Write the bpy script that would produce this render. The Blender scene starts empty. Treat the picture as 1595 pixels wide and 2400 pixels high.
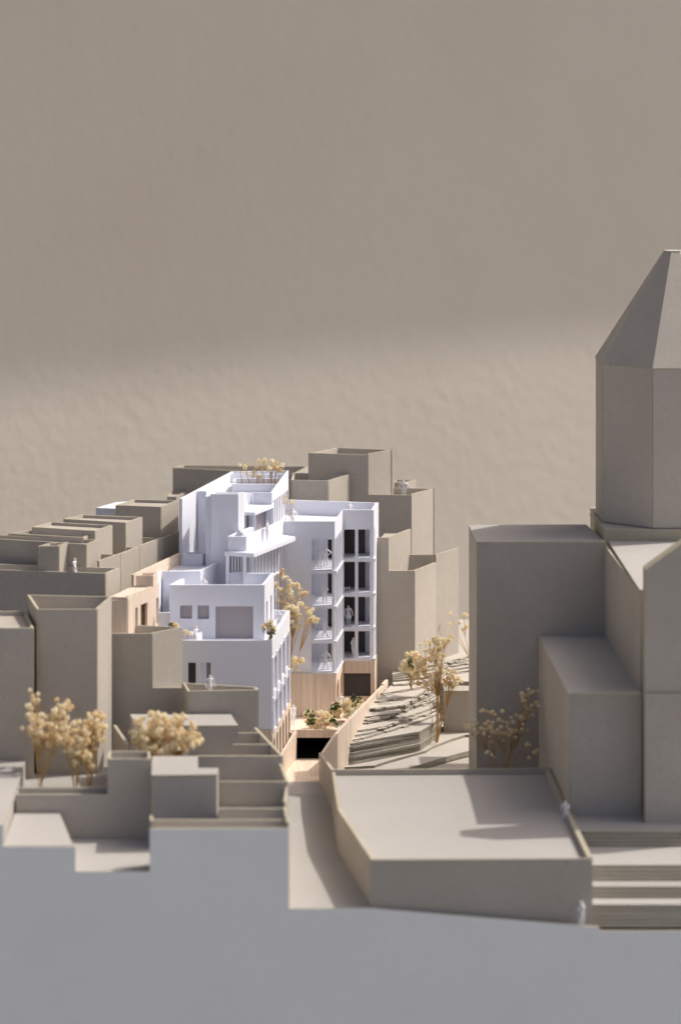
import bpy, bmesh, math, random
from mathutils import Vector, Matrix
from mathutils.geometry import tessellate_polygon

R = math.radians
random.seed(7)
S = bpy.context.scene
COL = S.collection

# ------------------------------------------------------------------ camera
F, CX, ZC = 8000.0, 797.5, 0.889          # focal length in photo pixels, centre column, eye height
cam_d = bpy.data.cameras.new("camera")
cam = bpy.data.objects.new("camera", cam_d)
COL.objects.link(cam)
S.camera = cam
cam.location = (0, 0, ZC)
cam.rotation_euler = (R(90), 0, 0)
cam_d.sensor_fit = 'VERTICAL'
cam_d.sensor_height = 36.0
cam_d.sensor_width = 24.0
cam_d.lens = 120.0
cam_d.shift_y = -0.5
cam_d.clip_start = 0.05
cam_d.clip_end = 200
cam_d.dof.use_dof = True
cam_d.dof.focus_distance = 2.97
cam_d.dof.aperture_fstop = 7.0

# ------------------------------------------------------------------ sky, sun, exposure
SUN_EL, SUN_AZ = 51.5, 70.0               # azimuth from +Y towards +X
w = bpy.data.worlds.new("World")
S.world = w
w.use_nodes = True
nt = w.node_tree
sky = nt.nodes.new("ShaderNodeTexSky")
sky.sky_type = 'NISHITA'
sky.sun_disc = False
sky.sun_elevation = R(SUN_EL)
sky.sun_rotation = R(SUN_AZ)
sky.air_density = 0.7
sky.dust_density = 6.0
sky.ozone_density = 0.7
bg = nt.nodes["Background"]
bg.inputs["Strength"].default_value = 0.148
nt.links.new(sky.outputs[0], bg.inputs["Color"])
sun_d = bpy.data.lights.new("sun", 'SUN')
sun_d.energy = 3.15
sun_d.angle = R(0.53)
sun_d.color = (1.0, 0.965, 0.915)
sun = bpy.data.objects.new("sun", sun_d)
COL.objects.link(sun)
sdir = Vector((math.sin(R(SUN_AZ)) * math.cos(R(SUN_EL)), math.cos(R(SUN_AZ)) * math.cos(R(SUN_EL)), math.sin(R(SUN_EL))))
sun.rotation_euler = sdir.to_track_quat('Z', 'Y').to_euler()
sun.location = sdir * 5
S.view_settings.view_transform = 'Standard'
S.view_settings.look = 'None'
S.view_settings.gamma = 1.0
S.view_settings.exposure = 0.0
S.view_settings.use_curve_mapping = False
S.render.engine = 'CYCLES'
S.cycles.use_denoising = True
S.cycles.max_bounces = 8
S.cycles.diffuse_bounces = 5

# ------------------------------------------------------------------ photo helpers
def Zof(y, d): return ZC - y * d / F
def Xof(x, d): return (x - CX) * d / F
def at(x, y, d): return Vector((Xof(x, d), d, Zof(y, d)))
def pd(x, d): return Vector((Xof(x, d), d))            # plan point seen in column x at depth d
def on(x, y, Z):                                        # plan point of a pixel lying on the level plane Z
    d = (ZC - Z) * F / y
    return Vector((Xof(x, d), d))
def hit(x, y, p, q):                                    # pixel on the upright plane through plan points p, q -> (u, z)
    a = (x - CX) / F
    dx, dy = q[0] - p[0], q[1] - p[1]
    s = (a * p[1] - p[0]) / (dx - a * dy)
    d = p[1] + s * dy
    return s * math.hypot(dx, dy), Zof(y, d)

# ------------------------------------------------------------------ materials
def newmat(name):
    m = bpy.data.materials.new(name)
    m.use_nodes = True
    n = m.node_tree
    b = n.nodes["Principled BSDF"]
    return m, n, b
def N(n, t, **k):
    x = n.nodes.new(t)
    for a, v in k.items():
        if a in x.inputs: x.inputs[a].default_value = v
        else: setattr(x, a, v)
    return x
def ramp(n, src, stops):
    r = n.nodes.new("ShaderNodeValToRGB")
    e = r.color_ramp.elements
    while len(e) < len(stops): e.new(0.5)
    for i, (p, c) in enumerate(stops):
        e[i].position = p
        e[i].color = (*c, 1)
    n.links.new(src, r.inputs[0])
    return r.outputs[0]
def mixc(n, fac, a, b, mode='MIX'):
    x = n.nodes.new("ShaderNodeMix")
    x.data_type = 'RGBA'
    x.blend_type = mode
    for s, v in ((0, fac), (6, a), (7, b)):
        if hasattr(v, 'is_linked'): n.links.new(v, x.inputs[s])
        else: x.inputs[s].default_value = v if s == 0 else (*v, 1)
    return x.outputs[2]

def board(name, base, dark, speck=0.5, bump=0.25, edge=False, rough=0.9):
    """pressed grey paper board: soft mottling, fibres, dark specks"""
    m, n, b = newmat(name)
    tc = N(n, "ShaderNodeTexCoord")
    oi = N(n, "ShaderNodeObjectInfo")
    off = N(n, "ShaderNodeVectorMath", operation='ADD')
    sc = N(n, "ShaderNodeMath", operation='MULTIPLY'); sc.inputs[1].default_value = 3.0
    n.links.new(oi.outputs["Random"], sc.inputs[0])
    n.links.new(tc.outputs["Object"], off.inputs[0]); n.links.new(sc.outputs[0], off.inputs[1])
    v = off.outputs[0]
    def noise(scale, detail=3.0, rough=0.55):
        x = N(n, "ShaderNodeTexNoise", Scale=scale, Detail=detail, Roughness=rough)
        n.links.new(v, x.inputs["Vector"]); return x.outputs["Fac"]
    big = noise(14.0, 3)
    mid = noise(160.0, 3)
    fine = noise(1300.0, 2, 0.7)
    c = mixc(n, ramp(n, big, [(0.3, (0, 0, 0)), (0.75, (1, 1, 1))]), base, dark)
    c = mixc(n, ramp(n, mid, [(0.35, (0, 0, 0)), (0.7, (0.55, 0.55, 0.55))]), c, dark)
    gr = ramp(n, fine, [(0.25, (0.8, 0.8, 0.79)), (0.75, (1.12, 1.12, 1.12))])
    c = mixc(n, 0.8, c, gr, 'MULTIPLY')
    sp = noise(520.0, 1, 0.4)
    c = mixc(n, ramp(n, sp, [(0.0, (0, 0, 0)), (0.73, (0, 0, 0)), (0.80, (speck,) * 3)]), c, tuple(x * 0.45 for x in dark))
    # every sheet of board has its own slight tone
    tone = N(n, "ShaderNodeMapRange"); tone.inputs["To Min"].default_value = 0.93; tone.inputs["To Max"].default_value = 1.06
    n.links.new(oi.outputs["Random"], tone.inputs["Value"])
    cc = N(n, "ShaderNodeCombineColor")
    for i in range(3): n.links.new(tone.outputs[0], cc.inputs[i])
    c = mixc(n, 1.0, c, cc.outputs[0], 'MULTIPLY')
    n.links.new(c, b.inputs["Base Color"])
    b.inputs["Roughness"].default_value = rough
    b.inputs["Specular IOR Level"].default_value = 0.25
    if bump:
        bp = N(n, "ShaderNodeBump", Strength=bump, Distance=0.0006)
        n.links.new(fine, bp.inputs["Height"]); n.links.new(bp.outputs[0], b.inputs["Normal"])
    return m

GREY = board("greyboard", (0.515, 0.468, 0.408), (0.445, 0.40, 0.342), 0.6)
EDGE = board("greyboard_cut_edge", (0.52, 0.475, 0.37), (0.40, 0.355, 0.26), 0.2)
PALE = board("pale_greyboard", (0.435, 0.41, 0.382), (0.405, 0.38, 0.352), 0.2)
HILLB = board("pale_contour_board", (0.555, 0.515, 0.46), (0.51, 0.465, 0.41), 0.35)
PANEL = board("pale_panel_board", (0.905, 0.915, 0.885), (0.86, 0.868, 0.84), 0.05, 0.15)
RAW = board("rough_cut_board", (0.44, 0.40, 0.33), (0.22, 0.195, 0.155), 0.6, 0.7)

def white(name, base, rough=0.45):
    m, n, b = newmat(name)
    tc = N(n, "ShaderNodeTexCoord")
    x = N(n, "ShaderNodeTexNoise", Scale=40.0, Detail=4.0)
    n.links.new(tc.outputs["Object"], x.inputs["Vector"])
    c = mixc(n, x.outputs["Fac"], base, tuple(k * 0.93 for k in base))
    n.links.new(c, b.inputs["Base Color"])
    b.inputs["Roughness"].default_value = rough
    b.inputs["Specular IOR Level"].default_value = 0.3
    y = N(n, "ShaderNodeTexNoise", Scale=900.0, Detail=2.0)
    n.links.new(tc.outputs["Object"], y.inputs["Vector"])
    bp = N(n, "ShaderNodeBump", Strength=0.06, Distance=0.0005)
    n.links.new(y.outputs["Fac"], bp.inputs["Height"]); n.links.new(bp.outputs[0], b.inputs["Normal"])
    return m
WHITE = white("white_styrene", (0.81, 0.82, 0.885))
LILAC = white("lilac_grey_card", (0.42, 0.385, 0.40), 0.7)
PALEW = white("pale_window_card", (0.66, 0.63, 0.635), 0.7)
DARK = white("dark_window_card", (0.075, 0.066, 0.068), 0.6)
BLACK = white("black_opening_shade", (0.006, 0.006, 0.006), 0.95)  # near-black colour standing in for the deep shade inside the passage opening
FIGURE = white("white_figure", (0.80, 0.79, 0.81), 0.5)

def wood(name, base, dark, axis=2):
    m, n, b = newmat(name)
    tc = N(n, "ShaderNodeTexCoord")
    mp = N(n, "ShaderNodeMapping")
    s = [900.0, 900.0, 900.0]; s[axis] = 22.0
    mp.inputs["Scale"].default_value = s
    n.links.new(tc.outputs["Object"], mp.inputs["Vector"])
    x = N(n, "ShaderNodeTexNoise", Scale=1.0, Detail=3.0, Roughness=0.6)
    n.links.new(mp.outputs[0], x.inputs["Vector"])
    mp2 = N(n, "ShaderNodeMapping")
    s2 = [260.0, 260.0, 260.0]; s2[axis] = 6.0
    mp2.inputs["Scale"].default_value = s2
    n.links.new(tc.outputs["Object"], mp2.inputs["Vector"])
    y = N(n, "ShaderNodeTexNoise", Scale=1.0, Detail=2.0)
    n.links.new(mp2.outputs[0], y.inputs["Vector"])
    c = mixc(n, ramp(n, y.outputs["Fac"], [(0.3, (0, 0, 0)), (0.72, (1, 1, 1))]), base, dark)
    c = mixc(n, ramp(n, x.outputs["Fac"], [(0.42, (0, 0, 0)), (0.7, (0.8, 0.8, 0.8))]), c, tuple(k * 0.72 for k in dark))
    n.links.new(c, b.inputs["Base Color"])
    b.inputs["Roughness"].default_value = 0.65
    b.inputs["Specular IOR Level"].default_value = 0.3
    bp = N(n, "ShaderNodeBump", Strength=0.15, Distance=0.0003)
    n.links.new(x.outputs["Fac"], bp.inputs["Height"]); n.links.new(bp.outputs[0], b.inputs["Normal"])
    return m
WOOD = wood("basswood_upright", (0.785, 0.66, 0.54), (0.72, 0.585, 0.46))
WOODF = wood("basswood_lying", (0.80, 0.68, 0.55), (0.74, 0.61, 0.48), 1)

def flower_mat(name, a, b_, c_, trans=0.25):
    m, n, b = newmat(name)
    oi = N(n, "ShaderNodeObjectInfo")
    col = ramp(n, oi.outputs["Random"], [(0.0, a), (0.6, b_), (1.0, c_)])
    n.links.new(col, b.inputs["Base Color"])
    b.inputs["Roughness"].default_value = 0.75
    b.inputs["Subsurface Weight"].default_value = 0.0
    tr = N(n, "ShaderNodeBsdfTranslucent")
    n.links.new(col, tr.inputs["Color"])
    mx = N(n, "ShaderNodeMixShader"); mx.inputs[0].default_value = trans
    out = n.nodes["Material Output"]
    n.links.new(b.outputs[0], mx.inputs[1]); n.links.new(tr.outputs[0], mx.inputs[2])
    n.links.new(mx.outputs[0], out.inputs["Surface"])
    return m
PETAL = flower_mat("dried_petal", (0.93, 0.86, 0.66), (0.90, 0.79, 0.54), (0.80, 0.60, 0.34), 0.3)
PETALW = flower_mat("cream_petal", (0.96, 0.91, 0.74), (0.94, 0.84, 0.61), (0.86, 0.66, 0.39), 0.35)
STEM = flower_mat("dried_stem", (0.66, 0.44, 0.17), (0.60, 0.38, 0.13), (0.50, 0.30, 0.10), 0.1)
LEAF = flower_mat("green_moss_leaf", (0.06, 0.10, 0.025), (0.09, 0.14, 0.035), (0.04, 0.07, 0.02), 0.15)

def plaster():
    m, n, b = newmat("rough_plaster")
    tc = N(n, "ShaderNodeTexCoord")
    def noise(scale, detail, rough=0.5, dist=0.0):
        x = N(n, "ShaderNodeTexNoise", Scale=scale, Detail=detail, Roughness=rough, Distortion=dist)
        n.links.new(tc.outputs["Object"], x.inputs["Vector"]); return x.outputs["Fac"]
    big = noise(3.0, 4, 0.6)
    med = noise(62.0, 3, 0.45, 0.0)
    fin = noise(210.0, 3, 0.6)
    c = mixc(n, ramp(n, big, [(0.3, (0, 0, 0)), (0.7, (1, 1, 1))]), (0.60, 0.545, 0.465), (0.565, 0.505, 0.425))
    st = noise(22.0, 2, 0.4)
    c = mixc(n, ramp(n, st, [(0.0, (0, 0, 0)), (0.74, (0, 0, 0)), (0.82, (0.5, 0.5, 0.5))]), c, (0.55, 0.46, 0.34))
    n.links.new(c, b.inputs["Base Color"])
    b.inputs["Roughness"].default_value = 0.95
    b.inputs["Specular IOR Level"].default_value = 0.15
    ad = N(n, "ShaderNodeMath", operation='MULTIPLY_ADD'); ad.inputs[1].default_value = 0.35
    n.links.new(fin, ad.inputs[0]); n.links.new(med, ad.inputs[2])
    bp = N(n, "ShaderNodeBump", Strength=0.27, Distance=0.0032)
    n.links.new(ad.outputs[0], bp.inputs["Height"]); n.links.new(bp.outputs[0], b.inputs["Normal"])
    return m
PLASTER = plaster()
GROUND = board("ground_concrete", (0.30, 0.29, 0.275), (0.25, 0.24, 0.225), 0.2)

# ------------------------------------------------------------------ building helpers
def thing(name, label, cat, loc=(0, 0, 0), group=None, kind=None):
    o = bpy.data.objects.new(name, None)
    o.empty_display_size = 0.01
    COL.objects.link(o)
    o.location = loc
    o["label"] = label
    o["category"] = cat
    if group: o["group"] = group
    if kind: o["kind"] = kind
    return o
def wloc(o):
    v = Vector(o.location)
    while o.parent: o = o.parent; v += o.location
    return v
def mesh_obj(name, verts, faces, mats, parent=None, idx=None, smooth=False):
    off = wloc(parent) if parent else Vector((0, 0, 0))
    me = bpy.data.meshes.new(name)
    me.from_pydata([Vector(v) - off for v in verts], [], faces)
    for m in (mats if isinstance(mats, (list, tuple)) else [mats]): me.materials.append(m)
    if idx:
        for p, i in zip(me.polygons, idx): p.material_index = i
    if smooth:
        for p in me.polygons: p.use_smooth = True
    me.update()
    o = bpy.data.objects.new(name, me)
    COL.objects.link(o)
    if parent: o.parent = parent
    return o
def area2(p): return sum(p[i][0] * p[(i + 1) % len(p)][1] - p[(i + 1) % len(p)][0] * p[i][1] for i in range(len(p)))
def sheet_data(outline, holes, t, o, u, v):
    """a flat sheet of board: outline and holes in (u, v); its face at o, t thick behind it"""
    n = u.cross(v).normalized()
    if area2(outline) < 0: outline = outline[::-1]
    loops = [list(outline)] + [list(h) if area2(h) < 0 else list(h)[::-1] for h in holes]
    flat = [p for l in loops for p in l]
    k = len(flat)
    P = [o + u * a + v * b for a, b in flat]
    verts = P + [q - n * t for q in P]
    faces, idx = [], []
    if len(loops) == 1:
        faces += [tuple(range(k)), tuple(range(2 * k - 1, k - 1, -1))]; idx += [0, 0]
    else:
        for tri in tessellate_polygon([[Vector((a, b, 0)) for a, b in l] for l in loops]):
            a, b, c = (flat[i] for i in tri)
            if (b[0] - a[0]) * (c[1] - a[1]) - (c[0] - a[0]) * (b[1] - a[1]) < 0: tri = tri[::-1]
            faces.append(tuple(tri)); faces.append(tuple(i + k for i in tri[::-1])); idx += [0, 0]
    s = 0
    for l in loops:
        m = len(l)
        for i in range(m):
            a, b = s + i, s + (i + 1) % m
            faces.append((b, a, a + k, b + k)); idx.append(1)
        s += m
    return verts, faces, idx
def mats2(m):
    return [m, EDGE] if m in (GREY, PALE) else [m, m]
UP = Vector((0, 0, 1))
def wall(parent, p, q, z0, z1, mat, t=0.002, holes=(), name="wall_panel", z1b=None, outline=None):
    """upright sheet from plan point p to q, its face to the right of p->q; holes are pixel boxes or ready (u, z) outlines"""
    p, q = Vector(p), Vector(q)
    L = (q - p).length
    u = Vector(((q - p).x / L, (q - p).y / L, 0))
    o = Vector((p.x, p.y, 0))
    hs = []
    for h in holes:
        if len(h) == 4 and not hasattr(h[0], '__len__'):
            x0, ya, x1, yb = h
            u0, zt = hit(x0, ya, p, q); u1, _ = hit(x1, ya, p, q); _, zb = hit(x0, yb, p, q)
            hs.append([(u0, zb), (u1, zb), (u1, zt), (u0, zt)])
        else: hs.append(h)
    out = outline or [(0, z0), (L, z0), (L, z1 if z1b is None else z1b), (0, z1)]
    v, f, i = sheet_data(out, hs, t, o, u, UP)
    return mesh_obj(name, v, f, mats2(mat), parent, i)
def slab(parent, poly, ztop, mat, t=0.002, name="roof_panel", holes=()):
    v, f, i = sheet_data([(a[0], a[1]) for a in poly], holes, t, Vector((0, 0, ztop)), Vector((1, 0, 0)), Vector((0, 1, 0)))
    return mesh_obj(name, v, f, mats2(mat), parent, i)
def block(parent, poly, z0, z1, mat, name):
    return slab(parent, poly, z1, mat, z1 - z0, name)
def inset(poly, t):
    out, n = [], len(poly)
    for i in range(n):
        a, b, c = poly[i - 1], poly[i], poly[(i + 1) % n]
        d1 = (b - a).normalized(); d2 = (c - b).normalized()
        n1 = Vector((-d1.y, d1.x)); n2 = Vector((-d2.y, d2.x))
        m = (n1 + n2)
        m = m / max(0.3, m.length_squared) * 2
        out.append(b + m * t)
    return out
ZB = 0.229                                              # top of the base board
def house(name, label, cat, px, d0, mat=GREY, t=0.0019, roof=0.006, zb=ZB, group=None, holes=None, flat=False, tops=None):
    """box of board sheets; px = corner pixels of its upper rim, front left first, anticlockwise seen from above"""
    Z = Zof(px[0][1], d0)
    P = [on(x, y, Z) for x, y in px]
    c = sum(P, Vector((0, 0))) / len(P)
    T = thing(name, label, cat, (c.x, c.y, zb), group)
    n = len(P)
    zt = Z - (t + 0.0001 if flat else 0)
    for i in range(n):
        a, b, pr = P[i], P[(i + 1) % n], P[i - 1]
        dr = (b - a).normalized()
        cr = (a - pr).x * (b - a).y - (a - pr).y * (b - a).x
        s = a + dr * (t * 1.02) if cr > 0 else a
        top = zt if not tops or tops[i] is None else tops[i]
        wall(T, s, b, zb, top, mat, t, (holes or {}).get(i, ()))
    if flat: slab(T, P, Z, mat, t)
    elif roof is not None: slab(T, inset(P, t * 0.98), Z - roof, mat, t)
    return T, P, Z

# ================================================================== setting
gm = mesh_obj("ground", [(-30, -30, 0), (30, -30, 0), (30, 30, 0), (-30, 30, 0)], [(0, 1, 2, 3)], GROUND)
gm["kind"] = "structure"

BETA = R(41)
wu = Vector((math.cos(BETA), math.sin(BETA), 0))
wn = Vector((math.sin(BETA), -math.cos(BETA), 0))
wc = Vector((0, 4.2, 0))
PW = thing("plaster_wall", "rough beige plaster wall filling the background behind the white and grey model", "wall", wc)
v, f, i = sheet_data([(-3.2, 0.0), (3.4, 0.0), (3.4, 3.0), (-3.2, 3.0)], [], 0.2, wc, wu, UP)
mesh_obj("wall_face", v, f, PLASTER, PW)
EZ, EP = 2.53, 0.594
e0 = wc + wn * (EP)
v, f, i = sheet_data([(-3.2, EZ), (3.4, EZ), (3.4, EZ + 0.12), (-3.2, EZ + 0.12)], [], EP - 0.002, e0, wu, UP)
mesh_obj("roof_eave", v, f, PLASTER, PW)

# base board and the pale front sheet
BB = thing("base_board", "thin grey base board under the whole city model", "base board", (0, 2.9, 0))
slab(BB, [Vector((-0.42, 2.404)), Vector((0.42, 2.404)), Vector((0.42, 3.42)), Vector((-0.42, 3.42))], 0.2285, GREY, 0.004, "board_sheet")
for sx in (-0.4, 0.4):
    for sy in (2.5, 3.35):
        block(BB, [Vector((sx - 0.01, sy - 0.01)), Vector((sx + 0.01, sy - 0.01)), Vector((sx + 0.01, sy + 0.01)), Vector((sx - 0.01, sy + 0.01))], 0, 0.2244, GREY, "support_block")
FD = 2.40
prof = [(-260, 1934), (8, 1934), (8, 1984), (177, 1985), (177, 2043), (351, 2043), (351, 1943), (676, 1941), (676, 2130), (868, 2129), (1060, 2145), (1401, 2173), (1405, 2182), (1860, 2182)]
ol = [(Xof(x, FD), Zof(y, FD)) for x, y in prof]
ol = [(ol[0][0], 0.002)] + ol + [(ol[-1][0], 0.002)]
FP = thing("front_panel", "pale grey stepped sheet closing the front of the model", "front panel", (0, FD, 0))
v, f, i = sheet_data(ol, [], 0.002, Vector((0, FD, 0)), Vector((1, 0, 0)), UP)
mesh_obj("cut_sheet", v, f, [PANEL, EDGE], FP, i)

HG = "grey board houses of the city model"
# ================================================================== foreground left
f2 = FD + 0.0022
T, P, Z = house("grey_house", "low flat grey house with blank pale roof at the lower left front corner", "model house",
      [(8, 1982), (172, 1982), (137, 1898), (38, 1898)], f2, PALE, flat=True, group=HG)
T, P, Z = house("grey_house", "long flat pale roof cut by the left picture edge", "model house",
      [(-190, 1940), (7, 1940), (65, 1770), (-150, 1770)], f2, PALE, flat=True, group=HG)
# sunken court floor between the front blocks
z = Zof(2043, FD)
C1 = thing("courtyard", "small sunken courtyard floor behind the notch in the front panel", "courtyard", (Xof(265, 2.44), 2.44, ZB), HG)
slab(C1, [pd(176, f2), pd(351, f2), pd(360, 2.499), pd(120, 2.499)], z - 0.001, PALE, 0.002, "floor_panel")
# wall A : low part and tall box behind the court
T = thing("grey_house", "dark L-shaped house with a low wall and a square tower behind the sunken courtyard", "model house", (Xof(200, 2.51), 2.51, ZB), HG)
zl, zt_ = Zof(1862, 2.5), Zof(1779, 2.5)
p, q = pd(38, 2.5), pd(353, 2.5)
L = (q - p).length
um = (pd(252, 2.5) - p).length
wall(T, p, q, ZB, 0, GREY, 0.002, outline=[(0, ZB), (L, ZB), (L, zt_), (um, zt_), (um, zl), (0, zl)])
wall(T, q + Vector((0, .002)), pd(352, 2.527), ZB, zt_, GREY)
wall(T, pd(352, 2.527), pd(254, 2.527), ZB, zt_, GREY)
wall(T, pd(254, 2.525), pd(252, 2.5022), ZB, zt_, GREY)
slab(T, [pd(255.5, 2.5025), pd(349, 2.5025), pd(349, 2.5245), pd(256, 2.5245)], zt_ - 0.006, GREY)
wall(T, pd(252, 2.5225), pd(44, 2.5225), ZB, zl, GREY)
slab(T, [pd(42, 2.5025), pd(251, 2.5025), pd(251, 2.5202), pd(44, 2.5202)], zl - 0.004, GREY)
# planted court behind
zc_ = 0.2926
C2 = thing("courtyard", "raised courtyard floor where three dried-flower trees stand at the left", "courtyard", (Xof(150, 2.58), 2.58, ZB), HG)
slab(C2, [pd(10, 2.5235), pd(262, 2.5275), pd(275, 2.66), pd(20, 2.66)], zc_, PALE, 0.002, "floor_panel")

# G : stepped roof box
T, P, Z = house("grey_house", "box house with an L-shaped pale flat roof in the lower left", "model house",
      [(355, 1817), (508, 1815), (512, 1800), (464, 1800), (464, 1772), (357, 1772)], 2.47, PALE, flat=True, group=HG)
# yards to the right of G
Y = thing("walled_yard", "row of narrow walled yards stepping down along the left side of the street", "yard", (Xof(590, 2.47), 2.47, ZB), HG)
wall(Y, pd(511, 2.497), pd(671, 2.497), ZB, Zof(1832, 2.497), GREY)
wall(Y, pd(511, 2.448), pd(668, 2.448), ZB, Zof(1895, 2.448), GREY)
wall(Y, pd(352, 2.421), pd(672, 2.421), ZB, Zof(1922, 2.421), GREY)
zY = Zof(1922, 2.421)
wall(Y, pd(677, f2), pd(669, 2.4478), ZB, zY + 0.003, GREY, 0.0016)
wall(Y, pd(669, 2.4505), pd(674, 2.4968), ZB, zY + 0.006, GREY, 0.0016)
wall(Y, pd(675, 2.499), pd(659, 2.556), ZB, Zof(1832, 2.497), GREY, 0.0016)
wall(Y, pd(352, 2.4185), pd(353, f2), ZB, zY + 0.004, GREY, 0.0016)
slab(Y, [pd(356, f2 + .001), pd(668, f2 + .001), pd(664, 2.55), pd(514, 2.55), pd(514, 2.45), pd(356, 2.42)], 0.2985, GREY, 0.002, "floor_panel")
# F : yard with diagonal wall
zF = Zof(1772, 2.56)
Y2 = thing("walled_yard", "walled yard with two cross walls and a slanting street wall below the white arcade", "yard", (Xof(600, 2.6), 2.6, ZB), HG)
pr, pb = on(663, 1772, zF), on(601, 1705, zF)
wall(Y2, pd(462, 2.56), pr, ZB, zF, GREY)
wall(Y2, pr + Vector((0, .0021)), pb, ZB, zF, GREY)
dd = (pb - pr)
for k, yy in ((0, 1745), (1, 1718)):
    d_ = (ZC - zF) * F / yy
    s_ = (d_ - pr.y) / dd.y
    e_ = pr + dd * s_
    wall(Y2, pd(545, d_), e_ - Vector((0.0021, 0)), ZB, zF, GREY)
slab(Y2, [pd(470, 2.563), pr + Vector((-.004, .003)), pb + Vector((-.003, 0)), pd(470, 2.66)], zF - 0.02, GREY, 0.002, "floor_panel")
# E
T, P, Z = house("grey_house", "box house with a long pale flat roof behind the round dried-flower bush", "model house",
      [(322, 1701), (558, 1700), (541, 1674), (305, 1674)], 2.62, PALE, flat=True, group=HG)
Y3 = thing("garden_wall", "short slanting garden wall with pale top left of the flower bush", "wall", (Xof(288, 2.6), 2.6, ZB), HG)
zg = Zof(1744, 2.56)
wall(Y3, on(303, 1744, zg), on(272, 1699, zg), ZB, zg, GREY)

# B1, B2 tall
T, P, Z = house("grey_house", "tall grey house with sunlit roof at the left picture edge", "model house",
      [(-170, 1472), (80, 1472), (62, 1432), (-150, 1432)], 2.615, GREY, group=HG, roof=0.0035)
T, P, Z = house("grey_house", "tall open-topped grey box house behind the left flower trees", "model house",
      [(87, 1428), (228, 1428), (262, 1398), (65, 1394)], 2.63, GREY, group=HG, roof=0.012)
# C with stepped front
T = thing("grey_house", "grey house with a sunlit side wall stepped in front of the white block", "model house", (Xof(330, 2.72), 2.72, ZB), HG)
zC, zC2 = Zof(1485, 2.70), Zof(1612, 2.70)
p, q = pd(246, 2.70), pd(428, 2.70)
L = (q - p).length; um = (pd(358, 2.70) - p).length
wall(T, p, q, ZB, 0, GREY, 0.002, outline=[(0, ZB), (L, ZB), (L, zC2), (um, zC2), (um, zC), (0, zC)])
br = on(428, 1470, zC); bl = on(265, 1462, zC)
wall(T, pd(358, 2.7021), br, zC2 - .01, zC, GREY)
wall(T, br + Vector((-.002, .001)), bl, ZB, zC, GREY)
wall(T, bl, pd(246, 2.7021), ZB, zC, GREY)
slab(T, inset([pd(247, 2.701), pd(358, 2.701), br, bl], 0.0019), zC - 0.007, GREY)
slab(T, [pd(360, 2.7022), pd(427, 2.7022), pd(431, 2.735), br], zC2 - 0.006, GREY, 0.002)
# D
zD = Zof(1620, 2.665)
T, P, Z = house("grey_house", "low rotated grey house with one figure on its roof below the white block", "model house",
      [(440, 1620), (606, 1617), (600, 1610), (428, 1600)], 2.665, GREY, group=HG, roof=0.007)

# ================================================================== left middle rows
T, P, Z = house("grey_house", "wide low grey house with a small figure on its roof at the left", "model house",
      [(-170, 1330), (247, 1344), (281, 1331), (-160, 1316)], Zof and 2.76 * 1344 / 1330, GREY, group=HG, roof=0.006)
T, P, Z = house("roof_hut", "small grey stair hut standing on the wide low house", "model hut",
      [(88, 1280), (138, 1280), (160, 1270), (117, 1272)], 2.775, GREY, group=HG, roof=0.003, zb=0.418)
T, P, Z = house("grey_house", "wide grey house behind the stair hut at the left edge", "model house",
      [(-170, 1252), (203, 1276), (230, 1265), (-160, 1246)], 2.79 * 1276 / 1252, GREY, group=HG, roof=0.003)
T, P, Z = house("grey_house", "narrow grey row house, lowest of the stepped row at the left", "model house",
      [(20, 1250), (196, 1260), (222, 1249), (70, 1243)], 2.815 * 1260 / 1250, GREY, group=HG, roof=0.0025)
T, P, Z = house("grey_house", "grey row house with sunlit roof, third from the white wall", "model house",
      [(75, 1235), (223, 1244), (264, 1231), (120, 1223)], 2.825 * 1244 / 1235, GREY, group=HG, roof=0.0025)
T, P, Z = house("grey_house", "grey row house with sunlit roof, second from the white wall", "model house",
      [(149, 1216), (295, 1225), (334, 1212), (194, 1206)], 2.87 * 1225 / 1216, GREY, group=HG, roof=0.0025)
T, P, Z = house("grey_house", "tallest grey row house, right beside the tall white wall", "model house",
      [(271, 1184), (377, 1188), (418, 1173), (314, 1170)], 2.93 * 1188 / 1184, GREY, group=HG, roof=0.0025)
# K : street front of the row
zK = Zof(1313, 2.80)
K = thing("street_facade", "row of low grey street fronts, partly in shadow, below the stepped row houses", "model houses", (Xof(320, 2.87), 2.87, ZB), HG)
kp = [on(233, 1314, zK), on(283, 1297, zK), on(327, 1280, zK), on(384, 1259, zK), on(424, 1244, zK)]
for a, b in zip(kp[:-1], kp[1:]):
    dr = (b - a).normalized()
    wall(K, a + dr * 0.0003, b - dr * 0.0003, ZB, zK + random.uniform(-.0004, .0004), GREY)
    nn = Vector((-dr.y, dr.x))
    wall(K, b - dr * 0.0024 + nn * 0.002, b - dr * 0.0024 + nn * 0.05, ZB, zK - 0.0008, GREY)
    slab(K, [a + nn * .0019, b - dr * .002 + nn * .0019, b - dr * .002 + nn * .05, a + nn * .05], zK - 0.0085, GREY)

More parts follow.
